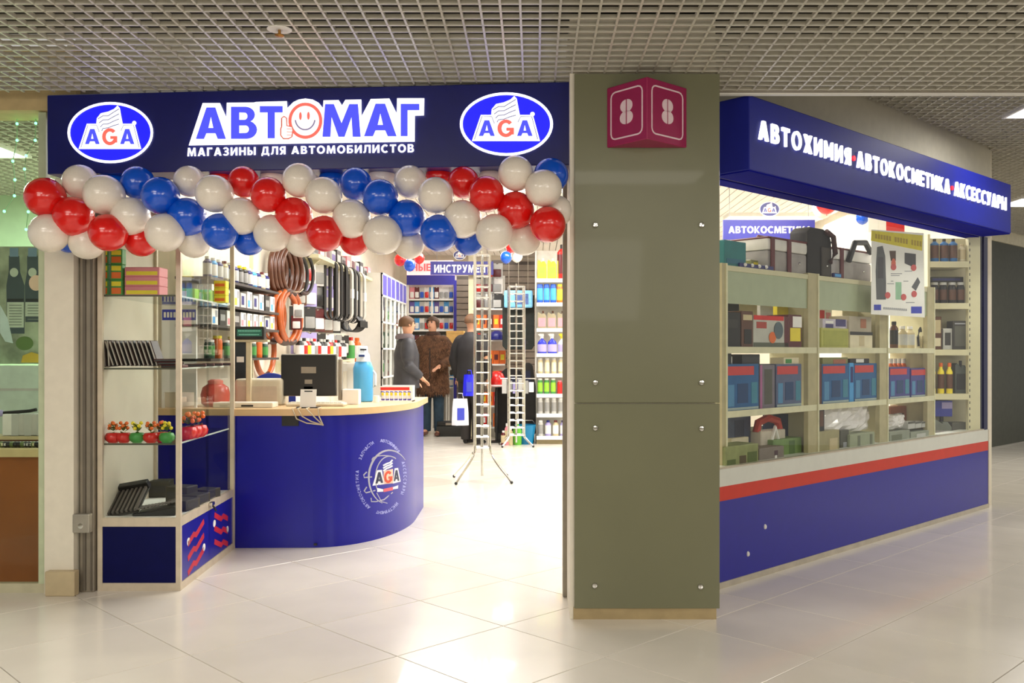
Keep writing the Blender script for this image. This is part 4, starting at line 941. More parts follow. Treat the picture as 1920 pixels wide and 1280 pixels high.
# row C: hanging packs behind, green cartons in front
wbox_goods(1364, 1408, 778, .60, M('blue_grey_pack', (78, 88, 112), .4, var=.2), 'wrapped_cover', 'dark blue-grey wrapped cover at the back of the lowest window shelf', [(.3,.1,.7,.9,M('blue_grey_dark',(56,62,80)))], n=NF-.18, d=.1)
wbox_goods(1450, 1492, 776, .60, M('ink_blue_pack', (44, 54, 84), .4, var=.2), 'wrapped_cover', 'ink-blue pack with a bright blue end on the lowest window shelf', [(.8,.2,1,.8,K('blue'))], n=NF-.2, d=.08)
wbox_goods(1360, 1422, 834, .60, M('moss_carton', (150, 158, 106), .5, var=.2), 'moss_green_carton', 'moss green patterned carton in front, nearest the pillar', [(.05,.05,.3,.5,M('moss_dark',(96,112,64))),(.42,.02,.62,.6,M('moss_brown',(96,84,62))),(.66,.3,.95,.7,M('moss_dark',(96,112,64)))], n=NF+.02, d=.15)
wbox_goods(1424, 1470, 838, .60, M('taupe_carton', (140, 130, 124), .5), 'taupe_carton', 'taupe carton with a small white mark beside the moss green carton', [(.62,.2,.7,.55,PAPER),(.6,.55,.74,.8,M('plum',(92,72,84)))], n=NF+.01, d=.13)
wbox_goods(1450, 1503, 822, .60, M('grass_carton', (116, 146, 82), .5), 'grass_green_carton', 'green carton behind the taupe carton on the lowest window shelf', [(.55,.0,.75,.9,M('grass_dark',(84,112,62)))], n=NF-.05, d=.13)
wbox_goods(1372, 1404, 820, .60, K('cream'), 'cream_carton', 'cream carton with a label standing behind the moss green carton', [(.3,.3,.8,.8,PAPER)], n=NF-.15, d=.05)
q, wd, h = wplace(1418, 1460, 798, .60)
r = root('red_pump_pack', W(s_of_u(1440, NF-.13), NF-.13, .60), WROT, 'red foot pump in front of the dark packs on the lowest window shelf', 'pump')
MB().tube([(-.13, 0, .19), (-.11, 0, .25), (.0, 0, .275), (.11, 0, .25), (.13, 0, .19)], .025, 8).build('arch', M('brick_red', (186, 62, 44), .4), r, SM); MB().box(-.14, -.04, .0, .14, .04, .2).build('base', M('pale_box', (206, 196, 180), .5), r, bevel=.006); MB().tube([(-.05, -.045, .1), (.0, -.05, .22), (.06, -.045, .1)], .012, 8).build('hose', PAPER, r, SM)
# -- bay two
wbox_goods(1540, 1591, 615, 1.31, M('chartreuse_carton', (186, 186, 92), .5), 'chartreuse_carton', 'yellow-green carton on the upper shelf of the middle window bay', [(.08,.12,.95,.88,M('chartreuse_dark',(170,172,78)))])
wbox_goods(1594, 1636, 622, 1.31, K('cream'), 'white_parts_box', 'white box with a dark edge beside the yellow-green carton', [(.0,.80,1,1,DARK),(.4,.15,.62,.75,K('beige'))])
wbox_goods(1592, 1634, 593, 1.31+.105, M('grey_beige_box', (186, 176, 156), .5), 'grey_beige_box', 'grey-beige box stacked on the white box of the middle window bay', [(.5,.3,.75,.85,M('rust_print',(176,110,80)))], d=.15)
wbox_goods(1543, 1590, 598, 1.31+.125, M('lilac_white_pack', (206, 198, 216), .4, var=.3), 'bagged_parts', 'lilac-white bagged parts on the yellow-green carton', [(.1,.1,.4,.5,M('indigo_print',(70,64,120))),(.5,.3,.9,1,M('indigo_print',(70,64,120))),(.1,.55,.4,.8,PAPER)], n=NF-.03, d=.1)
wbox_goods(1531, 1560, 578, 1.31, PAPER, 'white_carton', 'white carton with a red label at the back of the middle upper window shelf', [(.2,.5,.5,.95,INKR),(.6,.6,.9,.9,K('pink'))], n=NF-.2, d=.1)
wbox_goods(1580, 1610, 581, 1.31, K('cream'), 'cream_carton', 'cream carton at the back of the middle upper window shelf', [(.2,.4,.7,.6,K('brown'))], n=NF-.2, d=.1)
tool_box(1542, 1592, 682, .945, 'blue tool set box with a red heading, left one in the middle bay'); tool_box(1602, 1644, 681, .945, 'blue tool set box with an orange-red heading, right one in the middle bay')
wbox_goods(1533, 1541, 682, .945, K('brown'), 'slim_box', 'slim dark brown box at the left of the middle window bay', [(.2,.2,.8,.8,K('maroon'))]); wbox_goods(1593, 1601, 680, .945, K('sky blue'), 'slim_box', 'slim blue box between the two tool boxes of the middle window bay', [(.2,.5,.8,.9,K('navy'))])
wbox_goods(1543, 1590, 670, 1.185, K('olive'), 'flat_pack', 'flat olive and rust pack lying on the middle tool boxes', [(.4,.2,.9,.8,M('rust_print',(176,110,80)))], n=NF-.03, d=.1); wbox_goods(1594, 1630, 672, 1.185, K('black'), 'flat_pack', 'flat black pack lying on the right middle tool box', [(.3,.5,.7,.95,PAPER)], n=NF-.03, d=.1)
def crumple(u0, u1, vt, z, name, label, m, m2, n=NF-.03, sd=1):
    q, wd, h = wplace(u0, u1, vt, z, n); r = root(name, (q.x, q.y, z), WROT, label, 'bag'); rnd = random.Random(sd)
    nx, nz = 12, 8; V = []; fs = []
    for lay_ in (0, 1):
        for j in range(nz+1):
            for i in range(nx+1):
                x = (i/nx-.5)*wd; zz = h*j/nz*(1-.10*abs(math.sin(i*1.7))*(j == nz)); edge = min(i, nx-i, 2)/2*min(j+1, nz-j+.6, 2)/2
                y = .05+(-.045 if lay_ == 0 else .045)*edge+rnd.uniform(-.012, .012)
                V.append((x, y, zz))
    st = (nx+1)*(nz+1)
    for l in (0, 1):
        for j in range(nz):
            for i in range(nx): a = l*st+j*(nx+1)+i; fs.append((a, a+1, a+nx+2, a+nx+1))
    mb = MB(); mb.add(V, fs); mb.build('film', m, r)
    MB().box(-wd*.42, .045, .01, wd*.42, .055, h*.55).build('contents', m2, r)
    return r
CLEARB = M('white_film', (236, 232, 232), .25, var=.12, coat=.3)
crumple(1547, 1640, 756, .60+.14, 'wrapped_seat_cover', 'crumpled white wrapped seat cover on the lowest shelf of the middle bay', CLEARB, PAPER)
wbox_goods(1535, 1546, 760, .60, K('black'), 'slim_box', 'slim black pack left of the crumpled white cover', [(.2,.6,.8,.9,K('brown'))])
wbox_goods(1536, 1574, 807, .60, M('sand_carton', (166, 158, 118), .5), 'sand_carton', 'sand-coloured carton at the bottom of the middle window bay', [(.5,.1,.9,.7,K('beige'))], n=NF+.005, d=.14)
wbox_goods(1594, 1640, 812, .60, M('sage_carton', (160, 168, 140), .5), 'sage_carton', 'sage green carton with dark posts at the bottom of the middle bay', [(.3,.0,.4,.9,M('sage_dark',(112,118,96))),(.8,.0,.9,.9,M('sage_dark',(112,118,96)))], n=NF+.005, d=.14)
wbox_goods(1576, 1592, 806, .60, M('olive_grey',(84,84,74)), 'slim_box', 'slim olive-grey pack between the sand and sage cartons', [(.3,.2,.7,.5,INKG)], d=.1)
# -- bay three
cupm = tin('wiper_fluid_bottle', .035, .17, K('beige'), K('white'), K('silver'), 'bottle', .5, .7)
for k, (u, c) in enumerate([(1676,'dark'),(1692,'pale'),(1706,'pale'),(1722,'hook'),(1734,'hook')]):
    q = W(s_of_u(u, NF-.06), NF-.06, 1.31)
    if c == 'dark':
        o = tin('dark_bottle', .03, .20, K('brown'), K('black'), K('black')); o.location = q; o['label'] = 'dark brown bottle at the left of the third upper window shelf'
    elif c == 'pale': use(cupm, q, WROT, f"pale bottle on the third upper window shelf, {'left' if u<1700 else 'right'} of the pair", 'pale bottles on the third window shelf')
    else:
        r = root('hook_pack', q, WROT, f"tow hook standing in a pale pack on the third upper window shelf, {'left' if u<1730 else 'right'} one", 'packet', 'tow hooks on the third window shelf')
        MB().box(-.045, 0, 0, .045, .05, .10).build('pack', K('cream'), r, bevel=.003); MB().tube([(-.01, -.006, .02), (-.02, -.006, .09), (.0, -.006, .14), (.02, -.006, .16), (.03, -.006, .13)], .009, 8).build('hook', K('black'), r, SM)
tool_box(1668, 1706, 688, .945, 'violet-blue tool set box with a pink heading, left one in the third bay', 'violet'); tool_box(1708, 1741, 690, .945, 'violet-blue tool set box with a tall red figure, right one in the third bay', 'violet')
for k in range(6):
    q = W(s_of_u(1670+k*8, NF-.22), NF-.22, .945); 
    if k == 0: tb = tin('coral_tube', .028, .29, K('orange'), K('white'), K('cream'))
    use(tb, q, WROT, f"orange and cream tube behind the violet tool boxes, {ORD[k]} from the left", 'tubes behind the violet tool boxes')
crumple(1668, 1702, 775, .60+.12, 'silver_bag', 'crumpled silver bag at the left of the lowest third-bay shelf', CLEARB, K('silver'), sd=4)
for k, (a, b) in enumerate([(1703, 1716), (1717, 1728), (1729, 1741)]):
    wbox_goods(a, b, 790, .60+.11, K('silver'), 'silver_canister', f"silver canister with a dark top in the third bay, {ORD[k]} from the left", [(.0,.72,1,1,M('olive_grey',(84,84,74)))], d=.1, cat='canister', group='silver canisters in the third bay')
wbox_goods(1668, 1706, 808, .60, M('grey_sage', (150, 156, 140), .5), 'grey_carton', 'grey-green carton under the silver bag', [(.1,.2,.6,.8,M('sage_dark',(112,118,96)))], n=NF+.005, d=.13); wbox_goods(1708, 1742, 808, .60, M('grey_sage', (150, 156, 140)), 'grey_carton', 'grey-green carton under the silver canisters', [(.3,.2,.8,.8,K('silver'))], n=NF+.005, d=.13)
wbox_goods(1670, 1700, 762, .60, M('rust_print',(176,110,80)), 'rust_carton', 'rust-coloured carton behind the silver bag', [(.2,.2,.8,.8,K('brown'))], n=NF-.2, d=.1)
# -- cool bags and cases on top of the units
def cool_bag(u0, u1, vt, label, wide, topc, botc, strap, n=NF-.03, d=.28):
    q, wd, h = wplace(u0, u1, vt, 1.775, n); r = root('cool_bag', (q.x, q.y, 1.776), WROT, label, 'cool bag')
    MB().box(-wd/2, 0, 0, wd/2, d, h*.58).build('body', botc, r, SM, bevel=.015, seg=2); MB().box(-wd/2-.004, -.004, h*.58, wd/2+.004, d, h*.92).build('lid', topc, r, SM, bevel=.018, seg=2)
    MB().box(-wd/2-.006, -.007, h*.90, wd/2+.006, d, h*.96).build('lid_edge', strap, r, bevel=.006)
    for x in wide: MB().box(x*wd-.02, -.014, .0, x*wd+.02, -.003, h*.95).build('strap', strap, r, bevel=.003)
    b = MB(); b.tube([(-wd*.3, d*.5, h*.93), (-wd*.26, d*.5, h*1.03), (wd*.26, d*.5, h*1.03), (wd*.3, d*.5, h*.93)], .014, 8); b.build('handle', strap, r, SM)
    MB().sphere((wd*.25, -.004, h*.3), .008, 8, 6).build('stud', CHROME, r, SM)
    return r
MAROON = M('maroon_strap', (98, 28, 34), .5); cool_bag(1440, 1516, 446, 'grey and white cool bag with maroon straps on the window shelving', (-.42, -.02), M('pale_bag_top', (232, 228, 222), .6, var=.1), M('grey_bag', (170, 164, 162), .7, var=.15), MAROON)
def soft_case(u0, u1, vt, label):
    q, wd, h = wplace(u0, u1, vt, 1.775, NF-.02); r = root('black_bag', (q.x, q.y, 1.776), WROT, label, 'bag')
    b = MB(); pts = [(-wd/2, 0), (wd/2, 0), (wd/2, h*.75), (wd*.40, h*.93), (wd*.15, h), (-wd*.35, h), (-wd/2, h*.9)]; b.prism(pts, 0, .13, Matrix(((1,0,0,0),(0,0,1,0),(0,1,0,0),(0,0,0,1)))); b.build('body', M('black_nylon', (30, 26, 25), .7, var=.3), r, SM, bevel=.015, seg=2)
    MB().box(wd*.02, -.012, 0, wd*.38, .0, h*.62).build('front_pocket', M('dark_taupe_nylon', (66, 60, 54), .7), r, bevel=.008); b = MB(); b.tube([(wd*.3, -.02, h*.3), (wd*.46, -.03, h*.5), (wd*.44, -.02, h*.85), (wd*.2, -.01, h*.95)], .018, 8); b.build('shoulder_strap', M('dark_red_nylon', (72, 34, 30), .7), r, SM)
    MB().sphere((wd*.2, -.016, h*.22), .007, 8, 6).build('stud', CHROME, r, SM)
soft_case(1514, 1560, 428, 'black bag with a taupe front pocket beside the grey cool bag')
q, wd, h = wplace(1566, 1634, 462, 1.775); 
o = cool_bag(1568, 1634, 466, 'white-lidded grey cool bag with a curved black handle behind the poster', (-.38,), PAPER, M('grey_bag', (142, 136, 134)), MAROON)
MB().tube([(-.12, -.02, .12), (-.05, -.03, h*1.1), (.10, -.03, h*1.15), (.2, -.02, .2)], .02, 8).build('carry_handle', BLACK, o, SM)
wbox_goods(1358, 1399, 452, 1.775, M('teal_box', (20, 120, 124), .5, var=.1), 'teal_box', 'teal box standing on the window shelving beside the pillar', [(.1,.1,.9,.3,M('teal_dark',(22,104,130)))], d=.2)
wbox_goods(1408, 1432, 488, 1.775, K('olive'), 'olive_pack', 'small olive pack left of the grey cool bag', [(.2,.2,.8,.8,K('yellow'))], n=NF-.1, d=.1)
r = root('price_strip', W(s_of_u(1424, NF), NF, 1.776), WROT, 'blue and white beaded price strip on the edge of the window shelving', 'price strip')
b = MB(); b.box(-.2, .004, 0, .16, .02, .022); b.build('strip', K('navy'), r)
b = MB(); [b.sphere((-.15+k*.075, .0, .014), .011, 8, 6) for k in range(4)]; b.build('bead', PAPER, r, SM)
wbox_goods(1564, 1578, 512, 1.775, K('navy'), 'small_navy_box', 'small navy box in front of the white-lidded cool bag', [(.1,.2,.9,.8,K('sky blue'))], n=NF+.0, d=.02)
# -- side shelf unit facing the entrance
rs = root('side_shelf_unit', (3.43, 7.62, 0), 0, 'tall cream shelf unit with a perforated post at the far end of the corner window', 'shelf unit')
D5 = 7.62; xl, xr = X_(1744, D5), X_(1816, D5)
MB().box(X_(1816, D5), D5, 0, X_(1838, D5), D5+.05, 2.25).build('post', SHELF, rs, world=True)
b = MB(); [b.box(X_(1817.5, D5), D5-.0012, .66+k*.05, X_(1819, D5), D5, .682+k*.05) for k in range(31)]; b.build('perforation', DARK, rs, world=True)
MB().box(xl-.02, D5, 0, xl, D5+.3, 2.25).build('side_panel', SHELF, rs, world=True); MB().box(xl, D5+.29, 0, 3.73, D5+.30, 2.25).build('back_board', SHELF, rs, world=True)
SHV = [490, 568, 655, 738, 845]
for v in SHV: MB().box(xl, D5-.005, Z_(v+11, D5), xr, D5+.3, Z_(v, D5)).build('shelf', SHELF, rs, world=True)
def side_items(v, specs, where):
    for k, (u, o, lab) in enumerate(specs): o.location = (X_(u, D5+.08), D5+.08, Z_(v, D5)); o['label'] = lab+' '+where
blb = tin('blue_bottle', .034, 44/F*D5, M('azure_bottle', (30, 110, 180), .3), K('black'), K('brown'), 'bottle', .35, .78)
for k, u in enumerate((1752, 1770, 1787)): use(blb, (X_(u, D5+.06), D5+.06, Z_(490, D5)), 0, f"blue bottle with dark cap on the top side shelf, {ORD[k]} from the left", 'blue bottles on the top side shelf')
o = tin('pale_bottle', .03, 34/F*D5, K('cream'), K('beige'), K('beige')); o.location = (X_(1804, D5+.06), D5+.06, Z_(490, D5)); o['label'] = 'pale bottle right of the blue bottles on the top side shelf'
kt = tin('dark_jar', .032, 40/F*D5, K('black'), K('silver'), K('brown'), 'jar', .8, .72)
for k, u in enumerate((1752, 1768, 1785, 1801)): use(kt, (X_(u, D5+.07), D5+.07, Z_(568, D5)), 0, f"dark jar with a silver cap on the second side shelf, {ORD[k]} from the left", 'dark jars on the second side shelf')
pb = box_goods('black_wedge_pack', 62/F*D5, .12, 10/F*D5, K('black'), [(.05,.3,.9,.7,K('navy'))]); use(pb, (X_(1776, D5+.1), D5+.1, Z_(568, D5)+41/F*D5), 0, 'long black pack lying on the dark jars of the second side shelf')
pb = box_goods('brown_photo_box', 17/F*D5, .12, 62/F*D5, K('brown'), [(.1,.5,.9,.9,K('beige')),(.1,.1,.9,.35,K('cream'))]); use(pb, (X_(1757, D5+.05), D5+.05, Z_(655, D5)), 0, 'tall brown box with a pale picture on the third side shelf')
pb = box_goods('black_frame_box', 26/F*D5, .12, 54/F*D5, DARK, [(.12,.12,.88,.82,M('olive_grey',(84,84,74))),(.12,.88,.88,.93,INKG)]); use(pb, (X_(1800, D5+.05), D5+.05, Z_(655, D5)), 0, 'black framed box on the right of the third side shelf')
pb = box_goods('grey_pack', 18/F*D5, .1, 40/F*D5, K('silver'), [(.2,.2,.8,.8,DARK)]); use(pb, (X_(1777, D5+.07), D5+.07, Z_(655, D5)), 0, 'grey pack between the brown and the black box on the third side shelf')
yb = tin('yellow_bottle', .026, 58/F*D5, K('yellow'), K('orange'), K('brown'), 'bottle', .5, .7)
for k, u in enumerate((1748, 1764, 1780)): use(yb, (X_(u, D5+.06), D5+.06, Z_(738, D5)), 0, f"yellow bottle with an orange cap on the fourth side shelf, {ORD[k]} from the left", 'yellow bottles on the fourth side shelf')
o = canister('slate_canister', 24/F*D5, .1, 62/F*D5, M('slate_green', (70, 78, 74), .4), K('black'), K('black')); o.location = (X_(1803, D5+.06), D5+.06, Z_(738, D5)); o['label'] = 'slate canister at the right of the fourth side shelf'
o = canister('grey_canister', 34/F*D5, .14, 62/F*D5, M('grey_green_canister', (112, 118, 108), .4), K('black'), K('grey')); o.location = (X_(1768, D5+.06), D5+.06, Z_(845, D5)); o['label'] = 'grey-green canister on the lowest side shelf'
pb = box_goods('blue_wedge_box', 40/F*D5, .12, 30/F*D5, M('royal_blue_box', (48, 58, 160), .4), [(.5,.5,1,.9,K('lilac'))]); use(pb, (X_(1766, D5+.08), D5+.08, Z_(845, D5)+63/F*D5), 0, 'blue box standing on the grey-green canister')
pb = box_goods('olive_canister_box', 32/F*D5, .12, 52/F*D5, M('olive_grey',(84,84,74)), [(.1,.3,.9,.4,K('silver'))]); use(pb, (X_(1801, D5+.06), D5+.06, Z_(845, D5)), 0, 'olive-grey box at the right of the lowest side shelf')
# -- product poster on the glass
PS = Plane(W(0, -.03, 0), WD.to_3d(), WN.to_3d())
po = root('product_poster', PS(1683, 590), WROT, 'white product poster with a yellow heading hung inside the corner window', 'poster')
lay('sheet', s_poly([(1634, 430), (1732, 437), (1734, 595), (1633, 589)]), PS, PAPER, po, 0, .002)
lay('heading_band', s_poly([(1634, 432), (1730, 441), (1729, 470), (1633, 451)]), PS, M('poster_yellow', (222, 206, 30), .6), po, .002, .0006)
lay('illegible_heading', merge(*[s_poly([(1641+i*5.2, 438+i*.86), (1644.6+i*5.2, 438.6+i*.86), (1644.6+i*5.2, 447.4+i*.94), (1641+i*5.2, 446.6+i*.94)]) for i in range(17) if i not in (6, 12)]), PS, M('poster_ochre', (176, 150, 24), .6), po, .0028, .0005)
PT = lambda pts: [(1600+x/4.265, 320+y/4.265) for x, y in pts]
def pz(sh, m, o=.002): lay('picture', (PT(sh[0]), sh[1]), PS, m, po, o, .0006)
pz(s_poly([(190,610),(235,600),(255,680),(262,900),(260,1030),(185,1030),(178,800)]), M('poster_grey', (92, 94, 98), .6)); pz(s_rect(195, 690, 240, 860), M('poster_grey_dark', (72, 70, 76), .6), .0028)
pz(s_poly([(288,640),(340,640),(340,720),(300,720)]), M('poster_brown', (86, 60, 50), .6)); pz(s_ell(322, 745, 18, 45, 18), M('poster_coral', (222, 110, 84), .6), .0028); pz(s_poly([(410,655),(500,665),(500,780),(410,740)]), M('poster_grey_dark', (72, 70, 76)))
pz(s_rect(338, 890, 385, 1030), M('poster_mint', (158, 200, 168), .6)); pz(s_poly([(515,850),(535,890),(500,960),(465,930)]), M('poster_grey', (92, 94, 98)))
for x, y in ((483, 775), (275, 995), (403, 1010), (487, 985), (322, 770)): pz(s_ell(x, y, 22, 26, 16), M('poster_red_dot', (206, 92, 92), .6), .0036)
pz(s_rect(165, 1070, 222, 1115), INKB); pz(s_rect(462, 1085, 548, 1140), INKB); pz(merge(*[s_rect(240+k*16, 1090+k*1.2, 251+k*16, 1108+k*1.2) for k in range(12)]), INKG)
pz(merge(*[s_rect(x, y, x+w_, y+6) for x, y, w_ in [(300,820,90),(300,835,70),(410,800,60),(300,880,20),(400,880,40),(270,900,55),(420,1050,70)]]), INKG)
# hanging price flag behind the poster
sf = root('sale_flag', P(1650, 415, 8.4), 0, 'white and red hanging sale flag above the product poster', 'flag')
x0, x1 = X_(1628, 8.4)-sf.location.x, X_(1696, 8.4)-sf.location.x; h_ = 40/F*8.4
MB().box(x0, 0, -h_/2, x1*.25, .004, h_/2).build('white_half', PAPER, sf); MB().box(x1*.25, 0, -h_/2, x1, .004, h_/2).build('red_half', K('red'), sf)
MB().tube([(0, .002, h_/2), (0, .002, 3.0-sf.location.z)], .003).build('cord', GREY, sf)
# ---- hanging department signs
def dept_sign(u0, u1, vt, vb, D, text, tu0, tu1, tvt, tvb, oval, label):
    r = root('department_sign', P((u0+u1)/2, vb, D), 0, label, 'sign'); mp = Plane((0, D, 0), (1, 0, 0), (0, -1, 0))
    MB().box(X_(u0, D), D, Z_(vb, D), X_(u1, D), D+.03, Z_(vt, D)).build('board', M('department_blue', (46, 44, 140), .4), r, world=True)
    lay('lettering', s_text(text, tu0, tvt, tu1, tvb, .03), mp, PAPER, r, 0, .003)
    cx, cy, rx, ry = oval; k = rx/405
    aga_logo(mp, cx, cy, k, r, None, PAPER, M('department_oval', (40, 42, 110), .4), PAPER, M('department_letter', (50, 56, 140), .5), M('department_red', (196, 90, 70), .5), None, 0, ky=ry/290)
    for u in (u0+12, u1-12): MB().tube([P(u, vt, D+.015), (X_(u, D), D+.015, 3.0)], .003).build('cord', INKG, r, world=True)
    return r
dept_sign(807, 925, 490, 515, 13.75, 'ИНСТРУМЕНТ', 814, 920, 496, 511, (862, 478, 12, 9), 'blue hanging sign with white lettering and a small oval over the back aisle')
dept_sign(1356, 1528, 412, 449, 9.5, 'АВТОКОСМЕТИКА', 1366, 1522, 424, 437, (1443, 392, 19, 14), 'blue hanging sign with an oval emblem seen through the corner window')
# ================================================================ LEFT WALL OF THE SHOP
XW = -2.4
def lw_D(u, x): return x*F/(u-C)
rl = root('wall_shelf_unit', (-2.28, 6.9, 0), 0, 'narrow black-edged shelf unit of bottles and boxes on the left wall behind the counter', 'shelf unit')
RZ = math.pi/2
ZS = [1.79, 1.615, 1.47, 1.24]
for z in ZS:
    MB().box(-2.4, 6.2, z-.018, -2.16, 7.85, z).build('shelf', M('dark_shelf', (54, 46, 42), .5), rl, world=True)
for y in (6.22, 7.83): MB().box(-2.4, y-.012, .9, -2.37, y+.012, 2.1).build('upright', SHELF, rl, world=True)
wpro = [tin('slim_bottle', .03, .15, K(c), K(c2), K(c3)) for c, c2, c3 in (('navy','white','silver'),('beige','maroon','white'),('black','yellow','grey'),('sky blue','white','white'))]
for k in range(13):
    use(wpro[(0, 3, 0, 1, 0, 0, 2, 2)[k % 8]], (-2.24, 6.36+k*.115, ZS[0]), RZ, f"slim bottle on the top left-wall shelf behind the counter, {ORD[k]} along from the showcase", 'slim bottles on the left-wall shelf')
bp_ = [box_goods('white_parts_carton', .12, .14, .13, K('white'), [(.1,.1,.5,.5,K(c)),(.55,.5,.9,.9,INKG)]) for c in ('pink', 'sky blue', 'yellow')]+[box_goods('dark_parts_carton', .12, .14, .13, K('black'), [(.1,.3,.9,.7,K('grey'))]), box_goods('grey_parts_carton', .12, .14, .11, K('silver'), [(.1,.2,.6,.8,K('navy'))])]
for j, z in enumerate(ZS[1:3]):
    for k in range(10):
        o = use(bp_[(k*2+j+k//3) % 5], (-2.18, 6.34+k*.155, z), RZ, f"small carton on the {['second','third'][j]} left-wall shelf, {ORD[k]} along from the showcase", 'small cartons on the left-wall shelves'); 
        if j: o.scale = (1, 1, .85)
gb = [tin('green_jar', .036, .13, K('dark green'), K('white'), K('green'), 'jar', .8), tin('amber_jar', .034, .16, K('orange'), K('yellow'), K('orange'), 'jar', .8)]
for k in range(9): use(gb[k % 2], (-2.24, 6.4+k*.16, ZS[3]), RZ, f"jar on the lowest left-wall shelf, {ORD[k]} along from the showcase", 'jars on the left-wall shelf')
# white notice boards seen through the showcase
for k, (u0, u1, vt, vb) in enumerate([(303, 368, 553, 735)]):
    D = 6.2; r = root('notice_board', P((u0+u1)/2, vb, D), 0, 'white notice board with a blue heading seen through the showcase', 'board'); mp = Plane((0, D, 0), (1, 0, 0), (0, -1, 0))
    MB().box(X_(u0, D), D, Z_(735, D), X_(u1, D), D+.02, Z_(553, D)).build('board', PAPER, r, world=True)
    lay('heading_band', s_rect(u0+1, 580, u1-1, 600), mp, INKB, r, 0, .001); lay('heading_band', s_rect(u0+1, 553, u1-1, 564), mp, M('violet_print', (92, 88, 170), .6), r, 0, .001)
    lay('illegible_print', merge(*[s_rect(u0+4+i*6, 585, u0+8+i*6, 595) for i in range(10)]), mp, PAPER, r, .001, .0008)
    MB().box(X_(u0, D), D+.0, TOP, X_(u0+4, D), D+.02, Z_(735, D)).build('leg', PAPER, r, world=True); MB().box(X_(u1-4, D), D, TOP, X_(u1, D), D+.02, Z_(735, D)).build('leg', PAPER, r, world=True)
# ---- steering wheel covers
def ring_cover(R, t, c, name='steering_wheel_cover'):
    r = root(name, (0, 0, 0), 0, 'cover', 'wheel cover')
    MB().tube([(0, R*math.cos(a), R*math.sin(a)) for a in [2*math.pi*k/40 for k in range(40)]], t, 14, True, (1, 0, 0)).build('rim', c, r, SM)
    for k in range(2):
        a0 = math.pi/2+k*math.pi
        MB().tube([(0, R*math.cos(a0+d), R*math.sin(a0+d)) for d in (-.36, -.24, -.12, 0, .12, .24, .36)], t*1.05, 14, False, (1, 0, 0)).build('grip_patch', M('grip_leather', (60, 34, 24), .5), r, SM)
    return r
OR_, BR_, BK_ = M('orange_leather', (176, 82, 24), .35, var=.25, coat=.2), M('brown_wood_leather', (84, 44, 24), .35, var=.3, coat=.2), M('black_leather', (32, 30, 30))
co, cb, ck = ring_cover(.23, .024, OR_), ring_cover(.21, .024, BR_), ring_cover(.19, .017, BK_)
for k in range(6):
    u = (499, 505, 511, 534, 540, 546)[k]; D = 8.15+.06*k
    use(co if k not in (1,) else cb, P(u, 592+3*(k%2), D), -.08-.05*(k%4), f"orange wheel cover hanging in the lower row on the left wall, {ORD[k]} from the left", 'orange wheel covers on the left wall')
for k in range(4):
    use(cb, P(522+k*8.5, 508, 8.35+.05*k), -.06-.04*k, f"dark brown wheel cover in the upper left-wall row, {ORD[k]} from the left", 'brown wheel covers on the left wall')
for k in range(2): use(ck, P(560+k*11, 515-k*2, 8.78+.06*k), -.2, f"black wheel cover around red packs, {['left','right'][k]} one", 'black wheel covers on the left wall')
use(co, P(497, 655, 8.1), -.06, 'orange wheel cover hanging lowest, just above the blue chair')
for v, u0, D in ((470, 545, 8.5), (545, 525, 8.3)):
    q = P(u0, v, D); r = root('display_hook', q, 0, f"steel display hook carrying the {'brown' if v < 500 else 'orange'} wheel covers", 'hook')
    MB().tube([(-.42, 0, .01), (.14, .15, 0), (.17, .16, .03)], .006, 8).build('arm', CHROME, r, SM); MB().box(-.44, -.03, -.04, -.42, .03, .05).build('bracket', CHROME, r)
# ---- packets hanging in rows on the left wall
pk = [blister('packet', .17, .23, K(a), K(b)) for a, b in (('white','grey'),('maroon','white'),('black','silver'),('lilac','white'),('silver','maroon'),('white','red'),('black','grey'),('brown','silver'),('grey','black'))]
rnd = random.Random(5)
for j, v in enumerate((520, 560, 602, 645)):
    for k in range(10):
        D = 9.0+k*.2+.05*(j % 2); x = -2.30+.06*(k % 2); z = Z_(v, 10.0)-.12
        use(pk[rnd.randrange(9)], (x, D, z), .75+.15*(k % 2), f"packet hanging on the left wall, {['top','second','third','lowest'][j]} row, {ORD[k]} along from the wheel covers", 'packets on the left wall')
# lower shelf of bottles on the left wall
rb = root('low_wall_shelf', (-2.28, 9.7, 1.2), 0, 'cream shelf of red and yellow bottles on the left wall below the packets', 'shelf'); MB().box(-2.4, 8.6, 1.18, -2.12, 10.8, 1.2).build('board', SHELF, rb, world=True); MB().box(-2.4, 8.6, 1.1, -2.38, 10.8, 1.18).build('bracket_rail', SHELF, rb, world=True)
lb_ = [tin('wall_shelf_bottle', .04, .22, K(a), K(b), K(c)) for a, b, c in (('red','white','yellow'),('silver','black','red'),('white','red','grey'),('black','silver','white'))]
for k in range(15): use(lb_[(3,1,0,3,2,1,3)[k % 7]], (-2.2, 8.7+k*.14, 1.2), RZ, f"bottle on the low left-wall shelf, {ORD[k]} along from the counter", 'bottles on the low left-wall shelf')
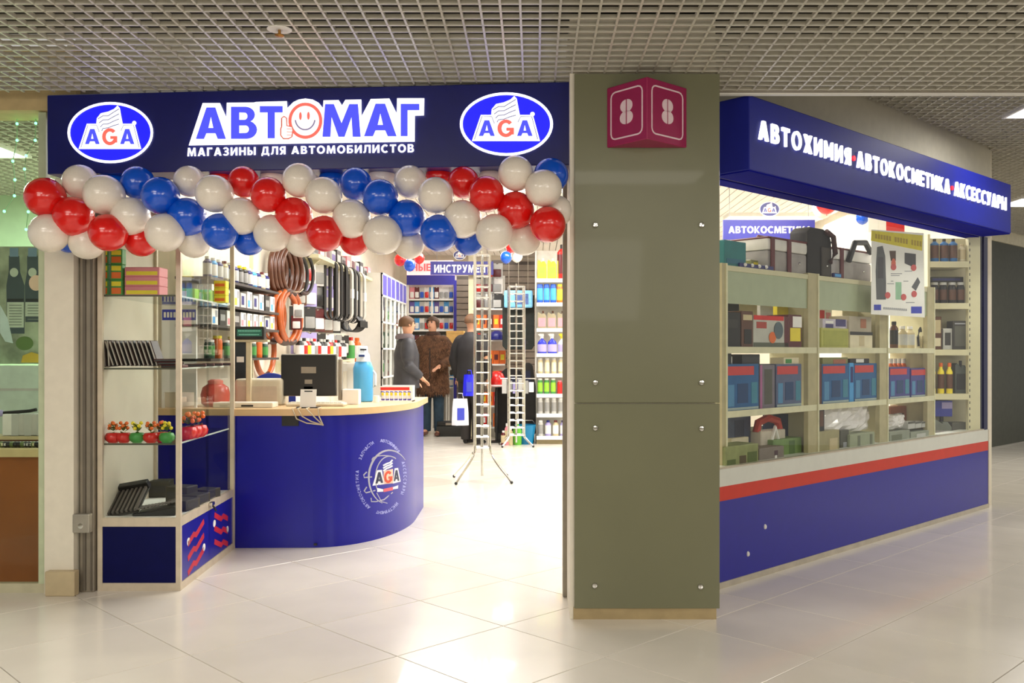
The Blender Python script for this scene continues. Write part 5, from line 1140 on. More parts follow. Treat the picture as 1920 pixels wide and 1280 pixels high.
# ---- belts and hoses
def belt(Hh, Wd, m, name, sleeve=True):
    r = root(name, (0, 0, 0), 0, 'belt', 'belt'); pts = []
    for k in range(40):
        a = 2*math.pi*k/40; y = Wd/2*math.cos(a); z = (Hh/2-Wd/2)*(1 if math.sin(a) > 0 else -1)+Wd/2*math.sin(a); pts.append((y, z))
    V = []; fs = []
    for y, z in pts:
        l = math.hypot(y, z) or 1
        for x, q in ((-.02, 1.0), (.02, 1.0), (.02, .8), (-.02, .8)): V.append((x, y*q if abs(y) > .001 else y, z-(1-q)*.1*Wd*(1 if z > 0 else -1)))
    for k in range(40):
        k2 = (k+1) % 40
        for i in range(4): i2 = (i+1) % 4; fs.append((k*4+i, k*4+i2, k2*4+i2, k2*4+i))
    mb = MB(); mb.add(V, fs); mb.build('loop', m, r, SM)
    if sleeve: MB().box(-.022, -Wd*.52, -.05, .022, -Wd*.40, .05).build('paper_sleeve', PAPER, r)
    return r
RB = M('rubber', (26, 25, 25), .6); b1 = belt(.62, .16, RB, 'drive_belt', False); b2 = belt(.60, .2, M('pale_rubber', (196, 192, 186), .5), 'drive_belt')
for k in range(9):
    use(b2 if k in (4, 6, 8) else b1, (-2.12+.02*(k % 3), 9.65+k*.16, 1.93), 1.2, f"long {'pale' if k in (4,6,8) else 'black'} drive belt hanging under the high shelf, {ORD[k]} along", 'drive belts under the high shelf')
for k in range(3):
    if k == 0: b3 = belt(.2, .3, RB, 'hose_bundle', False)
    o = use(b3, (-2.12, 10.7+.14*k, 1.62), 1.2, f"short wide black hose loop at the lower end of the belts, {ORD[k]} along", 'hose loops under the belts'); o.scale = (1.6, 1, 1)
for k in range(8): use(pk[3 if k % 2 else 4], (-2.37, 10.9+k*.16, 1.22), RZ, f"lilac or silver packet below the belts on the left wall, {ORD[k]} along", 'packets below the belts')
# ---- high shelf
hs = root('high_wall_shelf', (-2.2, 10.5, 2.2), 0, 'long cream shelf high on the left wall', 'shelf'); MB().box(-2.4, 8.9, 2.19, -2.07, 12.2, 2.225).build('board', SHELF, hs, world=True)
for y in (9.1, 10.1, 11.1, 12.1): MB().add([(-2.4, y-.01, 2.19), (-2.1, y-.01, 2.19), (-2.4, y-.01, 1.95), (-2.4, y+.01, 2.19), (-2.1, y+.01, 2.19), (-2.4, y+.01, 1.95)], [(0,1,2),(3,5,4),(0,3,4,1),(1,4,5,2),(2,5,3,0)]).build('bracket', SHELF, hs, world=True)
hb = [box_goods('high_shelf_box', .2, .22, .15, K(a), [(.1,.2,.9,.7,K(b))]) for a, b in (('grey','black'),('white','maroon'),('black','silver'),('pink','white'),('silver','purple'))]
for k in range(12):
    o = use(hb[(k*3) % 5], (-2.13, 9.05+k*.265, 2.225), RZ, f"box on the high left-wall shelf, {ORD[k]} along from the entrance", 'boxes on the high left-wall shelf'); o.scale = (1, 1, .8+.5*((k*7) % 5)/5)
for k, (c, u, v, D) in enumerate([('red', 676, 643, 11.2), ('orange', 691, 641, 11.4)]):
    if k == 0:
        wl_s = root('small_wall_shelf', (-2.3, 11.3, 1.2), 0, 'small white ledge with two bottles on the cream wall', 'shelf'); MB().box(-2.39, 10.95, 1.15, -2.1, 11.75, 1.165).build('board', WHITE, wl_s, world=True); MB().box(-2.39, 10.95, 1.05, -2.37, 11.75, 1.15).build('bracket', WHITE, wl_s, world=True)
    o = tin('ledge_bottle', .05, .30, K('cream') if k == 0 else K('orange'), K(c), K('white') if k else K('green')); o.location = (-2.2, 11.1+.4*k, 1.165); o['label'] = f"{'cream bottle with a red cap' if k == 0 else 'orange bottle'} on the small ledge of the cream wall"
# ---- glass cabinets along the left wall
for k in range(2):
    y0 = 11.85+k*1.12; r = root('glass_cabinet', (-2.15, y0, 0), 0, f"white-framed glass cabinet along the left wall, {'nearer' if k == 0 else 'farther'} of two", 'cabinet')
    fr = MB()
    for y in (y0, y0+.36, y0+.72, y0+1.08): fr.box(-1.965, y, .06, -1.94, y+.024, 2.3)
    for z in (.06, .55, .95, 1.32, 1.66, 2.0, 2.28): fr.box(-1.965, y0, z, -1.94, y0+1.1, z+.022)
    fr.build('front_frame', WHITE, r, world=True)
    MB().box(-2.39, y0, 0, -1.95, y0+.02, 2.3).build('side', WHITE, r, world=True); MB().box(-2.39, y0+1.09, 0, -1.95, y0+1.11, 2.3).build('side', WHITE, r, world=True)
    for z in (.55, .95, 1.32, 1.66, 2.0): MB().box(-2.38, y0+.02, z, -1.97, y0+1.09, z+.012).build('shelf', WHITE, r, world=True)
    MB().box(-1.962, y0+.01, 2.02, -1.944, y0+1.09, 2.28).build('header', M('cabinet_blue', (92, 84, 196), .4), r, world=True)
    MB().box(-1.956, y0+.02, .07, -1.952, y0+1.08, 2.0).build('pane', GLASS2, r, world=True); MB().box(-2.39, y0, 0, -1.94, y0+1.11, .06).build('plinth', GREY, r, world=True)
    if k == 0: cbx = [box_goods('cabinet_box', .16, .1, .22, K(a), [(.15,.3,.85,.8,K(b))]) for a, b in (('grey','white'),('dark green','silver'),('maroon','grey'),('black','red'),('silver','green'),('white','red'))]
    for j, z in enumerate((.95, 1.32, 1.66, .55)):
        for i in range(5): use(cbx[(i*2+j+k) % 6] if j != 1 else cbx[1], (-2.02, y0+.14+i*.2, z+.012), RZ, f"boxed tool in the {'nearer' if k == 0 else 'farther'} glass cabinet, {['third','second','top','lowest'][j]} shelf, {ORD[i]} along", 'boxed tools in the glass cabinets')
# ================================================================ BACK OF THE SHOP
DB = 15.7
bs = root('back_shelf_unit', (X_(806, DB), DB, 0), 0, 'wide white shelf unit with a blue header on the back wall', 'shelf unit')
xa, xb = X_(763, DB), X_(853, DB)
MB().box(xa, DB+.35, 0, xb, DB+.37, 2.6).build('back_board', M('pale_back_board', (216, 212, 204), .5), bs, world=True)
for x in (xa, (xa+xb)/2, xb-.03): MB().box(x, DB+.02, 0, x+.03, DB+.36, 2.45).build('upright', WHITE, bs, world=True)
SV = [560, 587, 618, 650, 690, 725]
for v in SV: MB().box(xa, DB, Z_(v+3, DB), xb, DB+.35, Z_(v, DB)).build('shelf', WHITE, bs, world=True)
MB().box(xa, DB-.03, Z_(534, DB), xb, DB, Z_(516, DB)).build('header', M('back_header_blue', (54, 50, 150), .4), bs, world=True)
MB().box(xa, DB-.01, Z_(516, DB), xb, DB+.03, Z_(505, DB)).build('header_light_strip', M('header_strip', (255, 206, 206), .4, emit=1.0), bs, world=True)
MB().box(X_(853, DB)-.02, DB-.02, 0, X_(857, DB), DB+.3, 2.5).build('blue_side', M('back_header_blue', (54, 50, 150)), bs, world=True)
bk2 = [blister('back_packet', .085, h, K(a), K(b)) for a, b, h in (('white','red',.2),('purple','white',.2),('white','grey',.2),('pink','white',.2),('silver','blue',.2),('sky blue','white',.2),('maroon','white',.2),('grey','red',.2))]
for j, v in enumerate(SV):
    for k in range(9):
        o = use(bk2[rnd.randrange(8)], (xa+.08+k*.083, DB+.06, Z_(v, DB)), 0, f"packet on the back-wall shelf unit, {['top','second','third','fourth','fifth','lowest'][j]} shelf, {ORD[k]} from the left", 'packets on the back shelf unit')
# red glowing heading above the back shelves
mp = Plane((0, DB-.05, 0), (1, 0, 0), (0, -1, 0)); rh = root('red_heading', P(785, 512, DB-.05), 0, 'red glowing heading letters high on the back wall beside the hanging sign', 'sign letters')
RG = M('heading_red_glow', (255, 84, 84), .5, emit=1.0)
lay('lettering', s_text('НЫЕ', 772, 494, 808, 508, .05), mp, RG, rh, 0, .02); MB().box(X_(765, DB), DB-.02, Z_(516, DB), X_(850, DB), DB+.02, Z_(488, DB)).build('backing', M('heading_pink', (255, 226, 222), .5, emit=.55), rh, world=True)
# slat walls
def slatwall(u0, u1, vt, D, label, zb=0.0, tone=(128, 116, 104)):
    x0, x1 = X_(u0, D), X_(u1, D); zt = Z_(vt, D); r = root('slat_wall', ((x0+x1)/2, D, 0), 0, label, 'slat wall')
    MB().box(x0, D+.02, 0, x1, D+.05, zt).build('backing', M('slat_groove', (84, 76, 70), .7), r, world=True); n = int((zt-zb)/.1)
    sm = MB().box(0, 0, 0, x1-x0, .02, .088).mesh('slat'); sm.materials.append(M('slat_board', tone, .5))
    for k in range(n): o = link('slat', sm, None, r); o.location = (x0-(x0+x1)/2, 0, zb+k*.1)
    return r
slatwall(921, 1003, 487, 14.9, 'grey slat wall behind the second wire stand'); slatwall(856, 886, 517, 15.35, 'narrow grey slat column beside the back shelf unit', tone=(140, 130, 112))
r = root('roller_shutter_case', (X_(982, 14.6), 14.6, Z_(487, 14.6)), 0, 'grey roller shutter case above the slat wall', 'shutter case'); MB().box(-.18, 0, .0, .20, .3, .20).build('case', M('shutter_grey', (150, 140, 132), .5), r, bevel=.02); MB().tube([(-.16, -.01, .03), (.18, -.01, .03)], .012).build('lip', GREY, r, SM)
pr_ = root('post_with_hooks', (X_(884, 13.9), 13.9, 0), 0, 'cream display post beside the hanging sign', 'post'); MB().box(-.045, 0, 0, .045, .05, Z_(478, 13.9)).build('post', M('cream_post', (226, 214, 176), .5), pr_); MB().box(-.07, -.02, 0, .07, .08, .03).build('foot', GREY, pr_)
# gondola with red and orange packs behind the first stand
DG = 13.9; gn = root('centre_gondola', (X_(920, DG), DG, 0), 0, 'white gondola of red and orange packs behind the tall wire stand', 'gondola')
ga, gb_ = X_(886, DG), X_(946, DG)
MB().box(ga, DG+.25, 0, gb_, DG+.27, 2.45).build('back_board', M('pale_back_board', (216, 212, 204)), gn, world=True)
GV = [520, 548, 578, 615, 637, 682, 720, 760, 800]
for v in GV[2:]: MB().box(ga, DG-.02, Z_(v+3, DG), gb_, DG+.25, Z_(v, DG)).build('shelf', WHITE, gn, world=True)
gp = [box_goods('orange_pack', .09, .08, .2, K(a), [(.2,.3,.8,.7,K(b))]) for a, b in (('orange','yellow'),('red','white'),('orange','maroon'),('grey','black'),('maroon','white'),('black','grey'))]
for j, v in enumerate(GV[3:]):
    for k in range(5):
        if v == 637 and k > 2: continue
        o = use(gp[(k+j) % 3 if k > 2 else (k*2+j) % 6], (ga+.07+k*.094, DG+.03, Z_(v, DG)), 0, f"pack on the centre gondola, {['top','second','third','fourth','fifth','lowest'][j]} shelf, {ORD[k]} from the left", 'packs on the centre gondola')
        if v == 637: o.scale = (1, 1, .5)
for j, v in enumerate((520, 548, 578)):
    for k in range(3): use(pk[(2, 5, 4, 0)[(j+k) % 4]], (ga+.1+k*.13, DG+.20, Z_(v, DG)), 0, f"hanging pack on the centre gondola board, {['top','middle','lowest'][j]} row, {ORD[k]} from the left", 'hanging packs on the centre gondola')
cp = root('navy_cap', (X_(932, 13.75), 13.75, Z_(637, 13.75)), 0, 'dark blue cap on the centre gondola', 'cap'); MB().lathe([(.11, 0), (.12, .05), (.09, .11), (.03, .14)], 16).build('crown', K('navy'), cp, SM); MB().box(-.1, -.2, .0, .1, -.08, .012).build('peak', K('navy'), cp, bevel=.005)
# ---- white shelf unit on the right
DR = 13.0; rw = root('white_shelf_unit', (.35, DR, 0), 0, 'white shelf unit of bottles and sprays beside the pillar', 'shelf unit')
ra, rc = X_(1006, DR), .78
RV = [523, 568, 616, 663, 701, 739, 776, 818]
MB().box(ra, DR+.42, 0, rc, DR+.44, 2.75).build('back_board', M('pale_back_board', (216, 212, 204)), rw, world=True)
for x in (ra-.02, rc): MB().box(x, DR+.38, 0, x+.02, DR+.44, 2.75).build('upright', WHITE, rw, world=True)
for v in RV:
    MB().box(ra, DR, Z_(v+3, DR), rc, DR+.4, Z_(v, DR)).build('shelf', WHITE, rw, world=True); MB().box(ra, DR-.008, Z_(v+6, DR), rc, DR, Z_(v-1, DR)).build('price_rail', WHITE, rw, world=True)
MB().box(ra, DR+.04, 0, rc, DR+.4, .1).build('plinth', M('sand_plinth', (150, 136, 100), .5), rw, world=True)
def rrow(v, plist, pitch, where, grp, n, dy=.06):
    for k in range(n):
        p_, c_ = plist[k % len(plist)]; use(p_, (ra+pitch*(k+.55), DR+dy, Z_(v, DR)), 0, f"{c_} on the {where} shelf beside the pillar, {ORD[k]} from the left", grp)
pxr = DR/F
yc = canister('yellow_canister', 17*pxr, .1, 40*pxr, K('yellow'), K('white'), K('lime')); rrow(523, [(yc, 'yellow canister')], .14, 'top', 'yellow canisters beside the pillar', 3)
o = tin('red_extinguisher', .07, 66*pxr, K('red'), K('black'), K('maroon'), 'fire extinguisher', .35, .78); o.location = (X_(1054, DR+.1), DR+.1, Z_(523, DR)); o['label'] = 'tall red extinguisher-like bottle on the top shelf beside the pillar'
bc = tin('blue_can', .042, 36*pxr, K('blue'), K('blue'), K('sky blue'), 'can', .8, .85); yc2 = tin('yellow_orange_can', .04, 36*pxr, K('orange'), K('yellow'), K('yellow'), 'can', .75, .8)
for k in range(7): use(bc if k < 3 else yc2, (ra+.05+.092*k, DR+.06, Z_(568, DR)), 0, f"{'blue' if k < 3 else 'yellow and orange'} can on the second shelf beside the pillar, {ORD[k]} from the left", 'cans on the second shelf beside the pillar')
jc = canister('grey_sprayer', .125, .1, 34*pxr, M('khaki_bottle', (150, 140, 112), .4), K('brown'), K('pink')); rrow(616, [(jc, 'khaki and pink bottle')], .138, 'third', 'khaki bottles beside the pillar', 4)
sb = spray_bottle('blue_spray_bottle', .13, 38*pxr, M('cobalt_bottle', (30, 44, 190), .3), K('white'), K('lilac')); sw_ = spray_bottle('white_spray_bottle', .12, 38*pxr, K('white'), K('yellow'), K('lilac')); rrow(663, [(sb, 'blue spray bottle'), (sb, 'blue spray bottle'), (sw_, 'white spray bottle')], .142, 'fourth', 'spray bottles beside the pillar', 3)
tp = tin('beige_can', .034, 30*pxr, K('beige'), K('silver'), K('cream'), 'can', .7, .8); tg = tin('green_can', .036, 30*pxr, K('green'), K('white'), K('lime'), 'can', .7, .8); tr_ = tin('red_can', .036, 26*pxr, K('red'), K('pink'), K('red'), 'can', .7, .8); ts = tin('silver_can', .036, 30*pxr, K('silver'), K('white'), K('grey'), 'can', .7, .8); tl_ = tin('lilac_bottle', .042, 30*pxr, K('lilac'), K('navy'), K('white')); tb_ = tin('tan_bottle', .042, 30*pxr, K('beige'), K('maroon'), K('white'))
rrow(701, [(tp, 'beige can')], .096, 'fifth', 'beige cans beside the pillar', 5)
for k in range(6): use(tg if k < 3 else tr_, (ra+.05+.092*k, DR+.06, Z_(739, DR)), 0, f"{'green' if k < 3 else 'red'} can on the sixth shelf beside the pillar, {ORD[k]} from the left", 'green and red cans beside the pillar')
rrow(776, [(ts, 'silver can')], .096, 'seventh', 'silver cans beside the pillar', 5)
rrow(818, [(ts, 'silver bottle'), (tl_, 'lilac bottle'), (tb_, 'tan bottle'), (tl_, 'lilac bottle')], .105, 'lowest', 'bottles on the lowest shelf beside the pillar', 5)
# ---- wire stands
def wire_stand(u, D, wpx, vt, vb, legr, label, rows, leg_v):
    x = X_(u, D); w_ = wpx/F*D; r = root('wire_stand', (x, D, 0), .12, label, 'display stand'); zt, zb = Z_(vt, D), Z_(vb, D); hw = w_/2
    for sx, sy in ((-1,-1),(1,-1),(1,1),(-1,1)): MB().tube([(sx*hw, sy*hw, zb-.02), (sx*hw, sy*hw, zt)], .011, 8).build('upright', CHROME, r, SM)
    MB().tube([(0, 0, .05), (0, 0, zt+.04)], .014, 8).build('centre_pole', CHROME, r, SM)
    for k in range(rows):
        z = zb+(zt-zb)*k/(rows-1)
        MB().tube([(-hw,-hw,z),(hw,-hw,z),(hw,hw,z),(-hw,hw,z)], .007, 6, True).build('rung', CHROME, r, SM)
    for k, (sx, sy) in enumerate(((-1,-1),(1,-1),(1,1),(-1,1))):
        pts = [(sx*hw, sy*hw, zb+.02)]
        for t in range(1, 9):
            q = t/8; pts.append((sx*(hw+(legr-hw)*q**1.7), sy*(hw+(legr-hw)*q**1.7), zb*(1-q)**.85*.95+.014))
        l = MB().tube(pts, .012, 8).build('leg', CHROME, r, SM); MB().sphere((sx*legr, sy*legr, .016), .016, 8, 6).build('rubber_foot', BLACK, l, SM)
    return r
wire_stand(904, 9.3, 27, 478, 838, .27, 'tall chrome wire display stand in the middle of the entrance aisle', 19, 0)
wire_stand(968, 12.75, 28, 537, 815, .21, 'shorter chrome wire stand in front of the black car mats', 21, 0)
# ---- black mats, sun shades, seat covers
bm_ = root('black_car_mat', (X_(972, 13.3), 13.3, Z_(655, 13.3)), 0, 'large black car mat hanging behind the second wire stand', 'car mat')
T = Matrix(((1,0,0,0),(0,0,1,0),(0,1,0,0),(0,0,0,1))); hh = (655-553)/F*13.3; wv = 60/F*13.3
MB().prism([(-wv/2, .05), (-wv*.4, 0), (wv*.42, 0), (wv/2, .06), (wv/2, hh), (-wv/2, hh)], 0, .05, T).build('mat', M('black_carpet', (34, 38, 34), .9, var=.3), bm_, bevel=.008); MB().box(-wv*.3, -.004, hh*.1, wv*.3, .0, hh*.16).build('heel_pad', RB, bm_)
MB().tube([(-wv*.3, .03, hh), (-wv*.3, .03, 2.95-bm_.location.z)], .004).build('cord', GREY, bm_); MB().tube([(wv*.3, .03, hh), (wv*.3, .03, 2.95-bm_.location.z)], .004).build('cord', GREY, bm_)
ss = root('sun_shade_pack', (X_(972, 13.2), 13.2, Z_(577, 13.2)), 0, 'light blue folded sun shade pack hanging over the black car mat', 'sun shade'); ws = 54/F*13.2; hs_ = 33/F*13.2
MB().box(-ws/2, 0, 0, ws/2, .06, hs_).build('pack', M('ice_blue', (120, 186, 226), .35, var=.25, scale=18), ss, SM, bevel=.05, seg=3); MB().box(-ws*.12, -.003, hs_*.2, ws*.35, .0, hs_*.8).build('print', M('slate_blue_print', (74, 96, 150), .4, var=.4, scale=30), ss)
MB().tube([(0, .03, hs_), (0, .03, 2.95-ss.location.z)], .004).build('cord', GREY, ss)
for k, (u, vt, vb, wp, D, lab) in enumerate([(958, 690, 812, 62, 13.45, 'wide black seat cover on the floor stand behind the second wire stand'), (990, 680, 800, 30, 13.25, 'narrow black seat cover beside the white shelf unit')]):
    r = root('black_seat_cover', (X_(u, D), D, 0), 0, lab, 'seat cover'); w2 = wp/F*D; z1 = Z_(vt, D)
    MB().prism([(-w2/2, .12), (w2/2, .12), (w2*.48, z1*.7), (w2*.3, z1*.96), (w2*.12, z1), (-w2*.15, z1), (-w2*.34, z1*.93), (-w2*.5, z1*.66)], 0, .16, T).build('cover', M('black_fabric', (36, 34, 32), .9, var=.25), r, SM, bevel=.03, seg=2)
    MB().prism([(-w2*.2, z1*.7), (w2*.2, z1*.7), (w2*.15, z1*.9), (-w2*.15, z1*.9)], -.008, 0, T).build('panel', M('ink_fabric', (30, 32, 56), .8), r); MB().box(-w2*.4, .02, 0, w2*.4, .14, .12).build('base', DARK, r)
lb2 = root('label_rail', (X_(968, 12.95), 12.95, Z_(735, 12.95)), 0, 'row of grey labelled packs hanging in front of the black seat covers', 'packets'); lb2['category'] = 'packet rack'
for k in range(6): MB().box(-.2+k*.075, 0, -.02+.02*(k % 2), -.132+k*.075, .02, .18-.02*(k % 3)).build('hanging_pack', K(('silver','grey','lilac','silver','grey','white')[k]), lb2, bevel=.004)
MB().tube([(-.22, .03, .19), (.27, .03, .19)], .008).build('rail', CHROME, lb2); MB().tube([(.02, .03, .19), (.02, .03, -lb2.location.z+.01)], .012).build('post', CHROME, lb2)
rbw = root('red_helmet', (X_(931, 13.3), 13.3, Z_(722, 13.3)), 0, 'red bowl-shaped helmet on the display between the two wire stands', 'helmet'); MB().lathe([(.11, 0), (.13, .03), (.125, .10), (.09, .17), (.03, .2)], 18).build('shell', K('red'), rbw, SM); MB().lathe([(.135, -.02), (.15, -.005), (.135, .01)], 18).build('rim', M('rose_white', (236, 200, 198), .4), rbw, SM)
st_ = MB().lathe([(.12, -rbw.location.z), (.12, -rbw.location.z+.02), (.02, -rbw.location.z+.03), (.02, -.03), (.1, -.02)], 16).build('stand', K('black'), rbw, SM)
ob = root('blue_bucket', (X_(985, 13.08), 13.08, 0), 0, 'blue bucket on the floor by the white shelf unit', 'bucket'); MB().lathe([(.11, 0), (.15, .26), (.155, .27), (.145, .27), (.105, .02)], 20).build('pail', M('cerulean', (0, 124, 176), .35), ob, SM); MB().tube([(-.15, 0, .26), (-.1, -.03, .33), (.1, -.03, .33), (.15, 0, .26)], .006).build('handle', CHROME, ob, SM)
gbk = root('green_bottle', (X_(970, 12.75+.2), 12.95, 0), 0, 'bright green bottle on the floor left of the blue bucket', 'bottle'); MB().lathe([(.055, 0), (.06, .02), (.06, .2), (.02, .27), (.02, .3)], 16).build('body', M('apple_green', (110, 196, 60), .35), gbk, SM); MB().lathe([(.024, .29), (.024, .33), (.02, .335)], 12).build('cap', K('white'), gbk, SM)
for k, (u, h_, c) in enumerate([(944, .2, 'maroon'), (951, .3, 'pink'), (957, .24, 'beige')]):
    o = tin('floor_bottle', .035, h_, K(c), K('white'), K('beige')); o.location = (X_(u, 12.9), 12.9, 0); o['label'] = f"{c} bottle standing on the floor between the wire stands"
# ---- cardboard boxes on a white rack, case and bags on the floor
rk_ = root('white_wire_rack', (X_(853, 14.8), 14.8, 0), 0, 'white rack carrying the cardboard box behind the customers', 'rack'); xa_, xb_ = X_(836, 14.8), X_(872, 14.8)
for x in (xa_, xb_-.02): 
    for y in (14.8, 15.2): MB().box(x, y, 0, x+.02, y+.02, Z_(660, 14.8)).build('leg', WHITE, rk_, world=True)
for v in (660, 687, 706): MB().box(xa_, 14.78, Z_(v+2, 14.8), xb_, 15.23, Z_(v, 14.8)).build('shelf', WHITE, rk_, world=True)
o = box_goods('cardboard_box', 33/F*14.8, .3, 40/F*14.8, M('tan_cardboard', (224, 178, 104), .8), [(.1,.85,.9,.88,CARD)]); o.location = (X_(853, 14.82), 14.82, Z_(660, 14.8)); o['label'] = 'large tan cardboard box on top of the white rack'
o = box_goods('cardboard_box', 20/F*14.8, .3, 22/F*14.8, M('ochre_cardboard', (196, 136, 56), .8), [(.1,.5,.6,.8,CARD)]); o.location = (X_(850, 14.82), 14.82, Z_(687, 14.8)); o['label'] = 'smaller ochre cardboard box on the rack shelf below'
hc = root('black_hard_case', (X_(843, 14.2), 14.2, 0), 0, 'black hard case on the floor beside the woman in fur', 'case'); wc = 50/F*14.2; hcz = Z_(790, 14.2)
MB().box(-wc/2, 0, 0, wc/2, .22, hcz*.7).build('shell', M('black_case', (38, 38, 34), .5), hc, SM, bevel=.02, seg=2); MB().box(-wc*.48, .005, hcz*.7, wc*.48, .215, hcz).build('lid', BLACK, hc, SM, bevel=.02, seg=2); MB().box(-.06, -.012, hcz*.75, .06, .0, hcz*.9).build('latch', GREY, hc, bevel=.004)
# ================================================================ NEIGHBOURING SHOP, LEFT EDGE
nb = S(MB().box(-3.6, 4.96, .0, -2.60, 5.0, .05).build('window_2', M('pale_sill', (196, 190, 160), .5)))
MB().box(-3.6, 4.975, .05, -2.64, 4.983, 2.56).build('pane', glass('neighbour_glass', (.95, .985, .95), 1.4), nb)
MB().box(-2.645, 4.955, .05, -2.605, 5.0, 2.56).build('frame', M('pale_green_frame', (196, 206, 172), .4), nb)
nc_ = root('wood_counter', (-3.1, 5.3, 0), 0, 'glossy orange-brown wooden counter in the neighbouring shop window', 'counter'); MB().box(-3.9, 5.2, .0, -2.68, 5.9, .70).build('front_board', BROWNWOOD, nc_, world=True); MB().box(-3.9, 5.17, .70, -2.68, 5.9, .745).build('worktop', M('oak_edge', (214, 190, 140), .4), nc_, world=True)
pst = root('bottle_poster', (-3.1, 5.95, 1.2), 0, 'large poster of two dark bottles behind the neighbouring window', 'poster'); DP = 5.95; mp = Plane((0, DP, 0), (1, 0, 0), (0, -1, 0))
MB().box(X_(-160, DP), DP, Z_(682, DP), X_(86, DP), DP+.02, Z_(462, DP)).build('sheet', M('poster_olive', (160, 170, 146), .5, var=.45, scale=9), pst, world=True)
PQ = lambda pts: [(x*.3284, 440+y*.3281) for x, y in pts]
def pp(sh, m, o=.0): lay('picture', (PQ(sh[0]), sh[1]), mp, m, pst, o, .001)
for dx, k in ((0, 1.0), (105, .88)):
    pp(s_poly([(50+dx,120),(110+dx,120),(114+dx,210),(140+dx,290),(140+dx,555*k+10),(40+dx,555*k+10),(36+dx,290),(50+dx,210)]), M('poster_bottle_dark', (70, 84, 90), .5)); pp(s_rect(40+dx, 385, 136+dx, 530*k), M('poster_label', (196, 206, 190), .6), .0012); pp(s_rect(42+dx, 365, 134+dx, 382), M('poster_label_band', (40, 46, 50), .6), .0012); pp(s_ell(80+dx, 215, 24, 26, 20), M('poster_label', (196, 206, 190)), .0012)
    pp(s_rect(55+dx, 75, 105+dx, 125), M('poster_cap_blue', (120, 146, 170), .5), .0012); pp(merge(*[s_rect(52+dx, 400+i*16, 124+dx, 405+i*16) for i in range(6 if dx else 8)]), M('poster_grey_text', (130, 140, 130), .6), .0024)
pp(s_poly([(0,400),(45,480),(75,620),(30,610),(0,560)]), M('poster_ice', (206, 222, 222), .5), .0024); pp(s_poly([(130,690),(180,670),(245,690),(245,730),(120,730)]), M('poster_ochre2', (206, 170, 60), .5), .0024); pp(s_ell(140, 620, 50, 40, 20), M('poster_leaf', (96, 122, 66), .5), .0024)
pp(s_ell(205, 275, 40, 45, 20), M('poster_peach', (236, 200, 180), .5), .0024)
wc_ = root('white_display_block', (-3.05, 5.75, .745), 0, 'white display block under the bottle poster', 'display block'); MB().box(-.75, .0, 0, .33, .1, .455).build('block', M('pale_mint_block', (206, 222, 212), .6), wc_); MB().box(-.75, -.002, .30, .33, 0, .315).build('edge', K('silver'), wc_)
cupp = root('white_box', (0, 0, 0), 0, 'white box', 'box'); MB().box(-.075, 0, 0, .075, .1, .125).build('carton', K('white'), cupp, bevel=.004); MB().box(-.02, -.001, .0, .02, 0, .125).build('seam', K('silver'), cupp)
for k, u in enumerate((28, 52, 76)): use(cupp, (X_(u, 5.42), 5.42, .745+.052), 0, f"white box on the neighbouring shop's counter, {ORD[k]} from the left", 'white boxes on the neighbouring counter')
hk = root('row_plank', (-3.0, 5.40, .745), 0, 'low tray board under the white boxes of the neighbouring counter', 'board'); MB().box(-.7, 0, 0, .30, .16, .05).build('board', K('beige'), hk); MB().box(-.7, -.002, .02, .30, .0, .03).build('edge', K('brown'), hk)
stn = root('dark_pebble_candy', (0, 0, 0), 0, 'candy', 'candy'); MB().sphere((0, 0, .018), .022, 8, 6, (1, 1, .8)).build('piece', K('black'), stn, SM); MB().box(-.015, -.019, .012, .015, -.015, .026).build('wrapper', K('silver'), stn)
st2 = root('green_pebble_candy', (0, 0, 0), 0, 'candy', 'candy'); MB().sphere((0, 0, .018), .022, 8, 6, (1, 1, .8)).build('piece', M('moss_dark', (96, 112, 64)), st2, SM); MB().box(-.015, -.019, .012, .015, -.015, .026).build('wrapper', K('cream'), st2)
for k in range(13): use(stn if k % 3 else st2, (X_(4+k*6.6, 5.25), 5.25, .745), k*.8, f"wrapped sweet in the front row on the neighbouring counter, {ORD[k]} from the left", 'wrapped sweets on the neighbouring counter')
pen = root('dark_tongs', (X_(35, 5.5), 5.5, .745+.2), .1, 'dark tongs lying on the white boxes of the neighbouring counter', 'tongs'); MB().tube([(-.1, 0, 0), (.06, .0, .012), (.10, 0, .02)], .01, 8).build('arm', BLACK, pen, SM); MB().sphere((-.1, 0, 0), .02, 8, 6).build('tip', K('lilac'), pen, SM); pen.location = (X_(35, 5.47), 5.47, .745+.052+.128)
lp = ceiling_lamp(-3.98, 6.06, ZL-.004, 1.06, .53, "white ceiling panel light in the neighbouring shop's grille")
# green light strings
LED = M('green_led', (90, 255, 150), .4, emit=6.0, var=0); WIRE = M('pale_green_wire', (170, 214, 170), .5)
def string(pts, D, label):
    r = root('light_string', P(pts[0][0], pts[0][1], D), 0, label, 'light string', 'green light strings in the neighbouring window')
    q = [Vector((X_(pts[0][0], D), D, ZL))]+[P(u, v, D) for u, v in pts]
    MB().tube(q, .0025, 5).build('wire', WIRE, r, SM, world=True)
    for p in q[1:]: MB().sphere(p, .0075, 8, 6).build('bulb', LED, r, SM, world=True)
string([(32,232),(32,263),(24,302),(28,337),(27,367),(8,396)], 5.12, 'green light string hanging at the left picture edge, lower end curling'); string([(67,231),(66,263),(49,292),(46,317),(53,397),(49,430)], 5.12, 'green light string hanging beside the entrance sign end')

for k, (u, v) in enumerate([(522, 585), (520, 610), (560, 590), (556, 612)]):
    use(pk[(5, 3, 0, 1)[k]], P(u, v+6, 8.45), .1, f"packet hanging among the orange wheel covers, {ORD[k]} of four", 'packets among the wheel covers').scale = (.55,)*3
